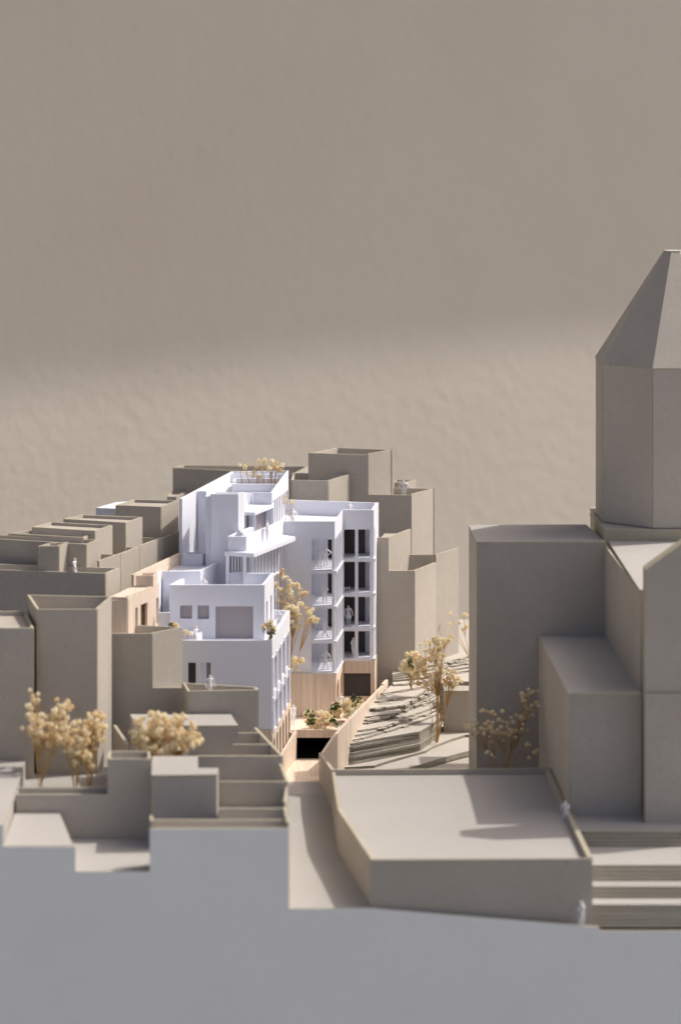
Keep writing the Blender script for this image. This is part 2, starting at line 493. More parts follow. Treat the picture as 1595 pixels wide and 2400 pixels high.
# ================================================================== back row behind the white building
q12 = 3.135
T = thing("grey_house", "tallest grey house behind the white tower, stepping down to a roof with one figure", "model house", (Xof(860, 3.15), 3.15, ZB), HG)
z1, z2 = Zof(1064, q12), Zof(1159, q12)
p, q = pd(722, q12), pd(964, q12)
L = (q - p).length; um = (pd(863, q12) - p).length
wall(T, p, q, ZB, 0, GREY, outline=[(0, ZB), (L, ZB), (L, z2 - .0006), (um, z2), (um, z1 - .001), (0, z1 + .001)])
a, b = pd(863, q12 + .002), on(920, 1054, z1)
wall(T, a, b, z2 - .012, z1, GREY)
bl = on(790, 1049, z1)
wall(T, b, bl, z2 - .012, z1, GREY)
wall(T, bl, pd(722, q12 + .002), ZB, z1, GREY)
slab(T, [pd(726, q12 + .002), pd(862, q12 + .002), b + Vector((-.002, -.002)), bl + Vector((.002, -.003))], z1 - 0.008, GREY)
a2, b2 = pd(964, q12 + .002), on(1018, 1145, z2)
wall(T, a2, b2, ZB, z2, GREY)
b3 = on(922, 1143, z2)
wall(T, b2, b3, ZB, z2, GREY)
slab(T, [pd(864, q12 + .002), pd(963, q12 + .002), b2 + Vector((-.002, -.002)), b3 + Vector((0, -.002))], z2 - 0.006, GREY)
T, P, Z = house("roof_hut", "small grey hut behind the roof figure beside the tallest house", "model hut",
      [(924, 1131), (950, 1131), (974, 1124), (924, 1124)], 3.2, GREY, group=HG, roof=0.002)
T, P, Z = house("grey_house", "speckled grey box house between the white roof terrace and the tallest house", "model house",
      [(682, 1125), (768, 1127), (819, 1112), (686, 1108)], 3.096, GREY, group=HG, roof=0.006)
T, P, Z = house("grey_house", "long open-topped grey house at the very back left of the white building", "model house",
      [(405, 1096), (690, 1110), (724, 1093), (430, 1090)], 3.3, GREY, group=HG, roof=0.015)
T, P, Z = house("grey_house", "flat grey annex left below the long back house", "model house",
      [(392, 1164), (412, 1164), (440, 1152), (400, 1152)], 3.26, GREY, group=HG, roof=0.002)
T, P, Z = house("white_house", "low white box peeking out behind the tallest row house", "model house",
      [(225, 1190), (290, 1193), (300, 1175), (271, 1177)], 2.985, WHITE, group=HG, roof=None, flat=True)
# Q3 on the right of the white tower
q3 = 3.045
T = thing("grey_house", "stepped grey house with large sunlit side wall right of the white tower", "model house", (Xof(960, 3.08), 3.08, ZB), HG)
za, zb_ = Zof(1260, q3), Zof(1338, q3)
p, q = pd(884, q3), pd(972, q3)
L = (q - p).length; um = (pd(910, q3) - p).length
wall(T, p, q, ZB, 0, GREY, outline=[(0, ZB), (L, ZB), (L, zb_), (um, zb_), (um, za), (0, za)])
wall(T, pd(910, q3 + .002), on(962, 1240, za), ZB, za, GREY)
slab(T, [pd(885, q3 + .002), pd(909, q3 + .002), on(961, 1240, za), on(900, 1240, za)], za - .004, GREY)
m_ = on(1021, 1318, zb_)
wall(T, pd(972, q3 + .002), m_, ZB, zb_, GREY)
zr = Zof(1300, m_.y)
e_ = on(1074, 1284, zr)
wall(T, m_, e_, ZB, zr, GREY)
wall(T, pd(958, m_.y), m_ - Vector((.002, 0)), ZB, zr, GREY)
slab(T, [pd(912, q3 + .002), pd(970, q3 + .002), m_ + Vector((-.003, -.001)), pd(955, m_.y - .001)], zb_ - .010, GREY)
slab(T, [pd(960, m_.y + .002), m_ + Vector((-.002, .002)), e_ + Vector((-.003, 0)), pd(985, e_.y)], zr - .012, GREY)
wall(T, pd(884, q3 - .0035), pd(975, q3 - .0035), ZB, Zof(1594, q3), GREY, 0.0033, name="plinth")
T, P, Z = house("grey_house", "far sunlit grey block half hidden between the big church block and the stepped house", "model house",
      [(1062, 1500), (1130, 1502), (1130, 1480), (1074, 1480)], 3.2, PALE, group=HG, flat=True)

# ================================================================== street
zS = 0.25
ST = thing("street", "pale narrow street running from the front edge up to the wooden passage", "street", (Xof(760, 2.55), 2.55, ZB), None, "structure")
del ST["category"]
zt0 = zS
slab(ST, [pd(660, f2), pd(900, f2), pd(815, 2.60), pd(775, 2.745), pd(648, 2.745), pd(660, 2.55)], zS, PALE, 0.0018, "road_panel")
slab(ST, [pd(648, 2.7454), pd(775, 2.7454), pd(752, 2.79), pd(640, 2.79)], zS, PALE, 0.0018, "road_panel")
slab(ST, [pd(630, 2.7904), pd(753, 2.7904), pd(795, 2.8765), pd(630, 2.8765)], zS - 0.0002, WOODF, 0.0018, "wooden_road_panel")

# ================================================================== white block with arcade (W-A) and upper storeys (W-B)
dA = 2.76
zA = Zof(1501, dA)
pA0, pA1 = pd(432, dA), pd(637, dA)
pA2 = on(679, 1431, zA)
zAw = Zof(1709, dA)                                      # top of the wooden base
WA = thing("white_block", "white street block with pilastered side front over a wooden arcade and roof terrace", "model building", (Xof(540, 2.82), 2.82, ZB))
tw = 0.0026
wall(WA, pd(376, dA), pA1, zAw, zA, WHITE, tw, holes=[(441, 1553, 459, 1640), (470, 1553, 494, 1640)], name="front_wall")
wall(WA, pd(439, dA + .004), pd(462, dA + .004), Zof(1640, dA), Zof(1545, dA), DARK, .001, name="door_panel")
wall(WA, pd(468, dA + .0012), pd(484, dA + .0012), Zof(1640, dA), Zof(1545, dA), WHITE, .001, name="door_panel")
wall(WA, pd(484, dA + .0035), pd(497, dA + .0035), Zof(1640, dA), Zof(1545, dA), LILAC, .001, name="door_panel")
wall(WA, pd(376, dA), pA1, ZB, zAw - .0003, WOOD, tw, name="wooden_base_wall")
# side facade
dr = (pA2 - pA1); LA = dr.length; drn = dr.normalized(); nA = Vector((drn.y, -drn.x))
zmid = Zof(1640, dA)
hA = []
ws = LA / 4.6
for r, (zt1, zb1) in enumerate(((zA - .0175, zA - .0445), (zA - .0535, zA - .0795))):
    for k in range(4):
        u0 = 0.012 + k * ws * 1.02
        hA.append([(u0, zb1), (u0 + ws * .62, zb1), (u0 + ws * .62, zt1), (u0, zt1)])
wall(WA, pA1 + drn * (tw * 1.02), pA2, zar1 + .0002 if False else zAw - .0041, zA, WHITE, tw, holes=hA, name="side_wall")
for r, (zt1, zb1) in enumerate(((zA - .0175, zA - .0445), (zA - .0535, zA - .0795))):
    for k in range(4):
        u0 = 0.012 + k * ws * 1.02
        a = pA1 + drn * (tw + u0 + ws * .30) - nA * .0015
        wall(WA, a, a + drn * (ws * .08), zb1, zt1, WHITE, .0012, name="window_bar")
        a = pA1 + drn * (tw + u0 - .002) - nA * .0042
        wall(WA, a, a + drn * (ws * .7), zb1 - .002, zt1 + .002, PALEW, .0008, name="window_panel")
# pilasters and ledges standing proud of the side wall
for r, (zt1, zb1, pj) in enumerate(((zA - .0145, zA - .0462, .0009), (zA - .0470, zA - .0755, .0014))):
    for k in range(5):
        u0 = 0.0035 + k * ws * 1.02
        a = pA1 + drn * u0
        block(WA, [a, a + nA * pj, a + nA * pj + drn * .0045, a + drn * .0045][::-1], zb1, zt1 - k * .0002, WHITE, "pilaster")
# arcade
zar0, zar1 = 0.2600, zAw - .0043
harc = []
nar = 6
for k in range(nar):
    u0 = LA * (k + .22) / nar; u1 = LA * (k + .80) / nar
    um_ = (u0 + u1) / 2; rr = (u1 - u0) / 2
    zs = zar1 - .010
    pts = [(u0, zar0 + .0012), (u1, zar0 + .0012)]
    for j in range(0, 11):
        a_ = math.pi * j / 10
        pts.append((um_ + rr * math.cos(a_), zs + rr * .75 * math.sin(a_)))
    harc.append(pts)
pw0 = pA1 + nA * .0006
pw1 = pA2 + nA * .0006 + drn * .004
LW = (pw1 - pw0).length
wall(WA, pw0, pw1, 0, 0, WOOD, tw, holes=harc, name="arcade_wall", outline=[(0, zar0), (LW, zar0), (LW, zar1), (0, zar1)])
wall(WA, pw0 - nA * .009, pw1 - nA * .009, ZB, zar1, WOOD, .002, name="arcade_back_wall")
slab(WA, [pw0 - nA * .0089, pw0 - nA * .003, pw1 - nA * .003, pw1 - nA * .0089], zar1 + .002, WHITE, .0019, name="arcade_ceiling")
# plinth towards the passage
pl0, pl1 = pd(650, 2.792), pd(695, 2.8745)
wall(WA, pl0, pl1, zS, 0.2655, WOOD, .002, name="plinth", z1b=0.2735)
slab(WA, [pw0 - nA * .003, pw0, pl0, pl1 - Vector((.0005, 0)), pw1, pw1 - nA * .003], zar0 - .0003, WOODF, .0018, name="arcade_floor")
# terrace
zAf = zA - .0072
bkA = on(630, 1428, zA)
wall(WA, pA2 - drn * .0005 - nA * tw, bkA, zAf - .002, zA, WHITE, tw, name="parapet")
slab(WA, [pd(376, dA + tw), pd(636, dA + tw), pA2 - nA * tw, pd(636, 2.905), pd(376, 2.88)], zAf, WHITE, .002, name="terrace_floor")
wall(WA, pA2, pd(655, 2.965), ZB, zA - .012, WHITE, tw, name="end_wall")
wall(WA, pd(371, 2.772), pd(400, 2.772), zAf, Zof(1436, 2.772), WHITE, .002, name="parapet")
# W-B storey
dB = 2.80
zBt = Zof(1371, dB)
pB0, pB1 = pd(397, dB), pd(619, dB)
pB2 = on(642, 1343, zBt)
zBb = zAf + .0001
tB = .0024
hB = [(422, 1419, 450, 1450), (463, 1419, 490, 1451), (505, 1421, 593, 1497)]
WB = thing("white_storey", "white upper storey with two small windows and one wide window on the block terrace", "model building", (Xof(520, 2.83), 2.83, zBb))
wall(WB, pB0, pB1, zBb, zBt, WHITE, tB, holes=hB, name="front_wall")
for h in hB:
    wall(WB, pd(h[0] - 3, dB + .0026), pd(h[2] + 3, dB + .0026), max(zBb, Zof(h[3] + 3, dB)), Zof(h[1] - 3, dB), LILAC, .001, name="window_panel")
drB = (pB2 - pB1).normalized()
wall(WB, pB1 + drB * tB * 1.02, pB2, zBb, zBt, WHITE, tB, name="side_wall", holes=[(624, 1411, 627, 1470), (634, 1397, 637, 1460)])
wall(WB, pB1 + drB * .004 + Vector((-.006, 0)), pB2 + Vector((-.006, -.004)), zBb, zBt - .013, LILAC, .001, name="window_panel")
wall(WB, pB2 + Vector((-tB, 0)), pd(578, pB2.y + .001), zBb, zBt, WHITE, tB, name="back_wall")
pBl = on(426, 1356, zBt)
wall(WB, pBl, pB0 + Vector((0, tB)), zBb, zBt, WHITE, tB, name="side_wall")
zBf = zBt - .0125
slab(WB, [pd(399, dB + tB), pd(617, dB + tB), pB2 + Vector((-tB, -tB)), pd(577, 2.862), pd(515, 2.875), pd(470, 2.842), pd(400, 2.842)], zBf, WHITE, .002, name="terrace_floor")
wall(WB, pd(397, 2.838), pd(397, dB + .0025), zBb, zBf - .0021, WHITE, tB, name="side_wall")

# ================================================================== terrace wing (T1) and wooden walls
zT1 = Zof(1339, 2.842)
WT = thing("white_wing", "white terrace wing with planter box between wooden wall and white stair tower", "model building", (Xof(440, 2.86), 2.86, ZB))
t0, t1 = pd(381, 2.842), pd(470, 2.842)
t2 = on(512, 1320, zT1)
wall(WT, t0, t1, ZB, zT1, WHITE, tB, name="front_wall")
wall(WT, t1 + Vector((0, tB)), t2, ZB, zT1, WHITE, tB, name="side_wall")
wall(WT, pd(362, 2.778), t0 + Vector((-.0008, 0)), ZB, zT1 + .0002, WHITE, tB, name="side_wall")
slab(WT, [t0 + Vector((.0005, tB)), t1 + Vector((-tB, tB)), t2 + Vector((-.002, 0)), pd(500, 2.968), pd(432, 2.955), pd(402, 2.875)], zT1 - .0035, WHITE, .002, name="terrace_floor")
# planter box on the terrace
zp = zT1 - .0034
g0, g1 = pd(427, 2.893), pd(474, 2.893)
g2 = on(487, 1294, Zof(1299, 2.893))
zpt = Zof(1299, 2.893)
gp = [g0, g1, g2, on(436, 1294, zpt)]
for i_ in range(4):
    a, b = gp[i_], gp[(i_ + 1) % 4]
    wall(WT, a + (b - a).normalized() * .0021, b, zp, zpt, WHITE, .002, name="planter_wall")

WW = thing("wooden_wall", "long light wooden boundary wall in front of the shadowed grey street fronts", "wall", (Xof(370, 2.84), 2.84, ZB))
zW = Zof(1346, 2.79)
wall(WW, on(314, 1347, zW), on(424, 1296, zW), ZB, zW, WOODF, .0022, name="wall_board")
# L wooden house
zL = Zof(1400, 2.72)
T = thing("wooden_house", "small light wooden house with door openings between grey house and white block", "model house", (Xof(310, 2.75), 2.75, ZB))
l0, l1, l2 = pd(262, 2.72), pd(299, 2.72), on(373, 1369, zL)
l3 = on(312, 1373, zL)
wall(T, l0, l1, ZB, zL - .0023, WOOD, .0022, name="front_wall")
wall(T, l1 + Vector((.0005, .0023)), l2, ZB, zL + .0006, WOOD, .0022, name="side_wall",
     holes=[(317.5, 1425, 323, 1475), (330, 1418, 346, 1475), (366, 1402, 372, 1464)])
wall(T, l1 + Vector((-.006, .004)), l2 + Vector((-.006, -.001)), ZB, zL - .004, WOOD, .0015, name="inner_wall")
slab(T, [l0 + Vector((-.004, .003)), l1, l2 + Vector((-.0024, 0)), l3, on(262, 1397, zL)], zL, WOODF, .0022, name="roof_panel")
T = thing("planter_box", "small wooden planter box standing on the wooden house roof", "planter", (Xof(338, 2.77), 2.77, zL + .0001))
b0, b1 = pd(319, 2.768), pd(358, 2.768)
bz = Zof(1349, 2.768)
bp_ = [b0, b1, b1 + Vector((.0035, .013)), b0 + Vector((.0035, .013))]
for i_ in range(4):
    a, b = bp_[i_], bp_[(i_ + 1) % 4]
    wall(T, a + (b - a).normalized() * .0016, b, zL + .0001, bz, WOOD, .0015, name="box_side")
slab(T, inset(bp_, .0014), bz - .003, WOOD, .001, name="box_bottom")

# ================================================================== tall white building (W-C)
zt = 0.4631
WC = thing("white_building", "tall white stepped building with stair tower, canopies, finned side front and roof planters", "model building", (Xof(560, 2.95), 2.95, ZB))
c0, c1 = on(427, 1169, zt), on(549, 1105, zt)
wall(WC, c0, c1, ZB, zt, WHITE, .0027, name="tall_side_wall")
n0 = on(460, 1151, zt)
wall(WC, n0 + Vector((.0012, 0)), pd(484, n0.y), zT1 - .004, zt - .0002, WHITE, .0024, name="recess_wall")
wall(WC, pd(482, 2.890), pd(494.5, 2.890), zT1 - .006, Zof(1164, 2.89), WHITE, .015, name="tower_fin")
# stair tower
w0, w1 = pd(494, 2.884), pd(556, 2.884)
ztw = Zof(1158, 2.884)
w2 = on(573, 1153, ztw)
w3 = pd(576, 2.945); w4 = pd(500, 2.945)
wall(WC, w0, w1, ZB, ztw, WHITE, .0024, name="tower_wall")
wall(WC, w1 + Vector((.0008, .0025)), w2, 0.40, ztw, WHITE, .0024, name="tower_wall")
wall(WC, w2 + Vector((-.001, .0002)), pd(505, w2.y + .001), 0.40, ztw - .0002, WHITE, .002, name="tower_wall")
wall(WC, pd(496, w2.y), w0 + Vector((0, .0025)), ZB, ztw, WHITE, .0024, name="tower_wall")
slab(WC, [w0 + Vector((.0023, .0023)), w1 + Vector((-.002, .0023)), w2 + Vector((-.003, -.001)), pd(503, w2.y - .001)], ztw - .004, WHITE, .002, name="tower_roof")
wall(WC, pd(540, 2.899), w3, 0.40, zt - .0002, WHITE, .002, name="tower_wall")
wall(WC, w4, pd(500, 2.899), 0.40, zt - .0002, WHITE, .002, name="tower_wall")
slab(WC, [pd(502, 2.899), pd(542, 2.899), w3 + Vector((-.002, 0)), w4 + Vector((.002, 0))], zt - .004, WHITE, .002, name="tower_roof")
# upper floor front right
u0, u1 = on(573, 1156.5, zt), on(592, 1154, zt)
zsl = 0.4531
wall(WC, u0, u1, zsl, zt - .0003, WHITE, .002, name="upper_wall")
u2 = on(637, 1155.5, zt)
wall(WC, u1 + Vector((.0004, 0)), u2, zsl, zt, WHITE, .002, name="upper_wall")
r1 = on(676, 1103, zt)
drr = (r1 - u2); LR = drr.length; drn_ = drr.normalized(); nR = Vector((drn_.y, -drn_.x))
# finned side wall
hs = []
nf = 10
for k in range(nf):
    s0 = LR * (k + .30) / nf; s1 = LR * (k + .95) / nf
    ztp_ = zt - .0075 - .0100 * k / nf
    hs.append([(s0, 0.4272), (s1, 0.4272), (s1, ztp_ - .001), (s0, ztp_)])
wall(WC, u2 + drn_ * .0021, r1, 0.4258, zt, WHITE, .0016, holes=hs, name="finned_wall")
wall(WC, u2 + drn_ * .003 - nR * .010, r1 - nR * .010, 0.4258, zt - .009, LILAC, .001, name="window_panel")
wall(WC, r1 - nR * .003, c1, 0.40, zt, WHITE, .0024, name="back_wall")
# roof and roof planters
slab(WC, [n0 + Vector((.002, .002)), pd(484, n0.y + .002), on(573, 1151, zt), on(590, 1152, zt), u2 + Vector((-.003, .003)), r1 + Vector((-.003, -.003)), c1 + Vector((.0005, -.002))], zt - .0085, WHITE, .002, name="roof_panel")
def crosswall(x0, x1, y, ztop, nm):
    a, b = on(x0, y, ztop), on(x1, y, ztop)
    wall(WC, a, b, zt - .0085, ztop, WHITE, .0022, name=nm)
    return a, b
pa, pb_ = crosswall(544, 645, 1135, zt - .0015, "planter_wall")
pc, pe = crosswall(549, 653, 1122, zt - .0015, "planter_wall")
wall(WC, pc + Vector((-.0005, -.0001)), pa + Vector((-.0005, .0023)), zt - .0085, zt - .0015, WHITE, .002, name="planter_wall")
slab(WC, [pa + Vector((.0003, .0024)), pb_ + Vector((0, .0024)), pe, pc], zt - .0055, LILAC, .002, name="planter_soil")
crosswall(540, 664, 1111.5, zt - .0008, "roof_upstand")
# balcony slab over the recess
slab(WC, [on(553, 1200, zsl), on(597, 1201, zsl), on(643, 1182, zsl) , pd(640, 2.962), pd(556, 2.962)], zsl, WHITE, .0026, name="balcony_slab")
zrc = Zof(1258, 2.858) - .0100
wall(WC, pd(592.5, 2.909), pd(600, 2.909), zrc, zsl - .0026, WHITE, .002, name="column")
wall(WC, pd(556, 2.945), pd(578, 2.945), zrc, zsl - .0026, WHITE, .002, name="recess_wall")
wall(WC, pd(576, 2.948), pd(584, 2.948), zrc, zsl - .0026, LILAC, .001, name="door_panel")
wall(WC, pd(583, 2.945), pd(601, 2.945), zrc, zsl - .0026, WHITE, .002, name="recess_wall")
wall(WC, pd(600, 2.938), pd(626, 2.956), zrc, zsl - .0026, LILAC, .002, name="recess_wall")
wall(WC, pd(624, 2.952), pd(640, 2.952), zrc, zsl - .0026, WHITE, .002, name="recess_wall")
# parapet box over the canopy
zpa, zcn = Zof(1258, 2.858), Zof(1293, 2.856)
x0, x1 = pd(534, 2.858), pd(575, 2.858)
x2 = pd(664.5, 2.9495)
wall(WC, x0, x1, zcn + .0001, zpa, WHITE, .0024, name="parapet")
drx = (x2 - x1).normalized()
wall(WC, x1 + drx * .0025, x2, zcn + .0001, zpa, WHITE, .0024, name="parapet", z1b=Zof(1219.5, 2.9495))
wall(WC, pd(554, 2.884), x0 + Vector((0, .0025)), zcn + .0001, zpa, WHITE, .0024, name="parapet")
slab(WC, [x0 + Vector((.002, .002)), x1 + Vector((-.002, .002)), x2 + Vector((-.003, 0)), pd(648, 2.96), pd(556, 2.945)], zpa - .0100, WHITE, .002, name="terrace_floor")
nx = Vector((drx.y, -drx.x))
ba = x1 - nx * .0075 + drx * .012
block(WC, [ba, ba + drx * .03, ba + drx * .03 - nx * .004, ba - nx * .004], zpa - .0099, zpa + .0015, WHITE, "bench")
# canopy
cq = [on(526, 1293, zcn), on(595, 1297, zcn), on(692, 1258, zcn), pd(660, 2.948), pd(560, 2.905), pd(536, 2.885)]
slab(WC, cq, zcn, WHITE, .0034, name="canopy")
for xx in (529, 569):
    wall(WC, pd(xx, 2.862), pd(xx + 8, 2.862), zBf, zcn - .0035, WHITE, .0024, name="column")
wall(WC, pd(538, 2.868), pd(569, 2.874), zBf, zcn - .0035, LILAC, .0015, name="recess_wall")
for k in range(4):
    a = pd(543 + k * 7, 2.8665 + k * .001)
    wall(WC, a, a + Vector((.0009, 0)), zBf + .012, zcn - .0035, WHITE, .001, name="fin")
wall(WC, pd(538, 2.8655), pd(569, 2.8715), zBf, zBf + .0115, WHITE, .0012, name="low_wall")
fa, fb = pd(579, 2.868), pd(655, 2.95)
drf = (fb - fa); Lf = drf.length; dfn = drf.normalized(); nf_ = Vector((dfn.y, -dfn.x))
wall(WC, fa, fb, 0.262, zcn - .0035, LILAC, .002, name="recess_wall")
for k in range(10):
    a = fa + dfn * (Lf * (k + .55) / 10)
    block(WC, [a, a + nf_ * .0035, a + nf_ * .0035 + dfn * .0016, a + dfn * .0016][::-1], 0.262, zcn - .0036, WHITE, "fin")
slab(WC, [fa + nf_ * .0045, fb + nf_ * .0045, fb, fa], Zof(1338, 2.94), WHITE, .0015, name="ledge")

# ================================================================== white tower (W-D)
dD = 2.95
zD_ = Zof(1222, dD)
WD = thing("white_tower", "white four-storey tower with open bays, striped sunlight and dark windows on a wooden base", "model building", (Xof(790, 3.0), 3.0, 0.268))
d0, d1 = pd(655, dD), pd(784, dD)
d2 = pd(803, 3.014); d3 = pd(875, 3.014); d4 = pd(886.5, 3.06)
d5 = pd(880, 3.0605); d6 = pd(676, 3.0785); d7 = pd(640, 3.0785)
zw0 = Zof(1577, dD)                                      # top of wooden base
z_sl = [Zof(1337, dD), Zof(1420, dD), Zof(1501, dD), zw0 + .0004]
tD = .0024
yL = [(1264.5, 1337), (1344, 1420), (1426, 1501), (1508, 1574)]
yR = [(1241, 1311.5), (1317, 1393), (1399, 1474), (1479.5, 1546)]
wall(WD, d0, d1, zw0, zD_, WHITE, tD, holes=[(730, a, 777.5, b) for a, b in yL], name="front_wall")
sd = (d2 - d1); Ls = sd.length; sdn = sd.normalized()
hs = []
for (a, b), zf in zip(yL, z_sl):
    ztop = Zof(a, dD) - .0002
    for k in range(5):
        s0 = tD + .003 + (Ls - tD - .005) * (k + .18) / 5; s1 = tD + .003 + (Ls - tD - .005) * (k + .80) / 5
        hs.append([(s0, zf), (s1, zf), (s1, ztop), (s0, ztop)])
wall(WD, d1 + sdn * .0004, d2, zw0, zD_, WHITE, .0010, holes=[[(u - .0004, z) for u, z in h] for h in hs], name="slotted_side_wall")
nS = Vector((sdn.y, -sdn.x))
for (a, b), zf_ in zip(yL, z_sl):
    for k in range(6):
        a_ = d1 + sdn * (.0035 + (Ls - .006) * k / 5)
        block(WD, [a_, a_ + nS * .0012, a_ + nS * .0012 + sdn * .0014, a_ + sdn * .0014][::-1], zf_, Zof(a, dD) + .0004, WHITE, "fin")
hr = []
for a, b in yR:
    hr += [(805, a, 831.5, b), (839, a, 866, b)]
wall(WD, d2 + Vector((.0001, 0)), d3, zw0 - .0002, zD_ + .0002, WHITE, tD, holes=hr, name="bay_wall")
ed = (d4 - d3); edn = ed.normalized(); Le = ed.length
hs = []
for (a, b), zf in zip(yR, z_sl):
    hs.append([(.005, zf + .0005), (.0105, zf + .0005), (.0105, Zof(a, 3.014)), (.005, Zof(a, 3.014))])
wall(WD, d3 + edn * tD, d4, zw0 - .0002, zD_ + .0002, WHITE, tD, holes=[[(u - tD + .001, z) for u, z in h] for h in hs], name="end_wall")
wall(WD, d5 + Vector((-.0005, 0)), d6, 0.35, zD_, WHITE, tD, name="back_parapet")
wall(WD, d5 + Vector((-.0005, -.004)), d6 + Vector((0, -.004)), zw0, 0.345, WHITE, tD, name="back_wall")
slab(WD, [d0 + Vector((.001, tD)), d1 + Vector((-tD, tD)), d2 + Vector((-tD, tD)), d3 + Vector((-tD, tD)), d4 + Vector((-tD, -.001)), d6, d7, pd(644, 2.96)], zD_ - .0128, WHITE, .003, name="roof_panel")
for zf in z_sl:
    o_ = .0013
    slab(WD, [pd(726, dD - .0003) if False else pd(729, dD - o_), d1 + Vector((.0016, -o_)), d2 + Vector((.0014, -o_ - .0012)), d3 + Vector((.0016, -o_)), d3 + Vector((.0012, .01)), pd(872, 3.047), pd(729, 3.02)], zf, WHITE, .0022, name="floor_slab")
# interior partitions
for zf, (a, b) in zip(z_sl, yL):
    ztop = Zof(a, dD) + .002
    wall(WD, pd(726, 3.008), pd(768, 3.008), zf, ztop, WHITE, .0015, name="inner_wall")
    wall(WD, pd(764, 3.016), pd(792, 3.016), zf, ztop, DARK if a < 1500 else LILAC, .001, name="inner_wall")
    wall(WD, pd(738, 3.000), pd(741, 3.000), zf, ztop, WHITE, .0015, name="inner_post")
    wall(WD, pd(726, 2.9525), pd(729, 3.008), zf, ztop, WHITE, .0015, name="inner_wall")
for zf, (a, b) in zip(z_sl, yR):
    ztop = Zof(a, 3.014) + .002
    wall(WD, pd(800, 3.042), pd(874, 3.042), zf, ztop, WHITE, .0015, name="inner_wall")
    wall(WD, pd(805.5, 3.0405), pd(831, 3.0405), zf + .0004, ztop - .003, DARK, .001, name="window_panel")
    wall(WD, pd(836.5, 3.0405), pd(855, 3.0405), zf + .0004, ztop - .003, DARK, .001, name="window_panel")
# wooden base
zfl = 0.2705
dd_ = dD - .0018
bw0, bw1, bw2, bw3, bw4 = pd(655, dd_), pd(787, dd_), pd(804, 3.0125), pd(877, 3.0125), pd(888, 3.06)
zwt = zw0 - .0002
wall(WD, bw0, bw1, zfl, zwt, WOOD, .0022, name="base_wall")
sb = (bw2 - bw1); Lb = sb.length; sbn = sb.normalized()
ar = []
for k in range(2):
    s0 = Lb * (k + .16) / 2; s1 = Lb * (k + .86) / 2
    mu, rr = (s0 + s1) / 2, (s1 - s0) / 2
    pts = [(s0, zfl + .0005), (s1, zfl + .0005)]
    for j in range(0, 13):
        a_ = math.pi * j / 12
        pts.append((mu + rr * math.cos(a_), zfl + .0195 + rr * .8 * math.sin(a_)))
    ar.append(pts)
wall(WD, bw1 + sbn * .0002, bw2, zfl, zwt, WOOD, .0022, holes=ar, name="arched_wall")
wall(WD, bw1 + sbn * .003 + Vector((-.008, 0)), bw2 + Vector((-.008, .004)), zfl, zwt, WOOD, .001, name="inner_wall")
wall(WD, bw2 + Vector((.0001, 0)), bw3, zfl, zwt, WOOD, .0022, holes=[(805.5, 1578, 868, 1632)], name="base_wall")
wall(WD, pd(803, 3.0155), pd(872, 3.0155), Zof(1640, 3.0155), Zof(1572, 3.0155), DARK, .001, name="gate_panel")
be = (bw4 - bw3).normalized()
wall(WD, bw3 + be * .0023, bw4, zfl - .01, zwt, WOOD, .0022, name="base_wall")

# ================================================================== wooden passage
WP = thing("wooden_passage", "light wooden bridge floor over a black passage opening with flower bed edge", "passage", (Xof(740, 2.9), 2.9, ZB))
slab(WP, [pd(686, 2.8785), pd(794, 2.8785), pd(850, 2.955), pd(890, 3.0), pd(890, 3.06), pd(640, 3.06), pd(640, 2.93)], zfl - .0004, WOODF, .0022, name="floor_board")
wall(WP, pd(696, 2.8765), pd(800, 2.8765), Zof(1729, 2.8765), Zof(1710.5, 2.8765), WOOD, .002, name="beam")
wall(WP, pd(640, 2.94), pd(800, 2.94), ZB, zfl - .003, BLACK, .001, name="shade_backing")  # black sheets lining the opening, its darkness put into their colour
wall(WP, pd(802, 2.9), pd(802, 2.94), ZB, zfl - .003, BLACK, .001, name="shade_backing")
wall(WP, pd(802, 2.94), pd(802, 2.8785), ZB, zfl - .003, BLACK, .001, name="shade_backing")
wall(WP, pd(694.5, 2.8755), pd(692, 2.94), ZB, zfl - .003, BLACK, .001, name="shade_backing")
slab(WP, [pd(690, 2.8768), pd(803, 2.8768), pd(803, 2.94), pd(690, 2.94)], zS - .0005, BLACK, .001, name="shade_floor")

RW = thing("wooden_wall", "curved light wooden retaining wall between street and contour hillside", "wall", (Xof(810, 2.86), 2.86, ZB))
rp, rq = pd(756, 2.812), pd(822, 2.866)
zR = Zof(1684, 2.866)
LRW = (rq - rp).length
wall(RW, rp, rq, ZB, 0, WOOD, .0024, outline=[(0, ZB), (LRW, ZB), (LRW, zR), (LRW * .8, zR - .0028), (LRW * .4, Zof(1730, 2.828) - .0005), (0, Zof(1768, 2.812))], name="wall_board")
rr_ = on(899, 1606, zR)
wall(RW, rq + Vector((.0002, .0005)), rr_, ZB, zR - .0002, WOOD, .0024, name="wall_board")
wall(RW, rr_ + Vector((.0001, .0002)), rr_ + Vector((.004, .02)), ZB, zR + .001, WOOD, .0024, name="wall_board")

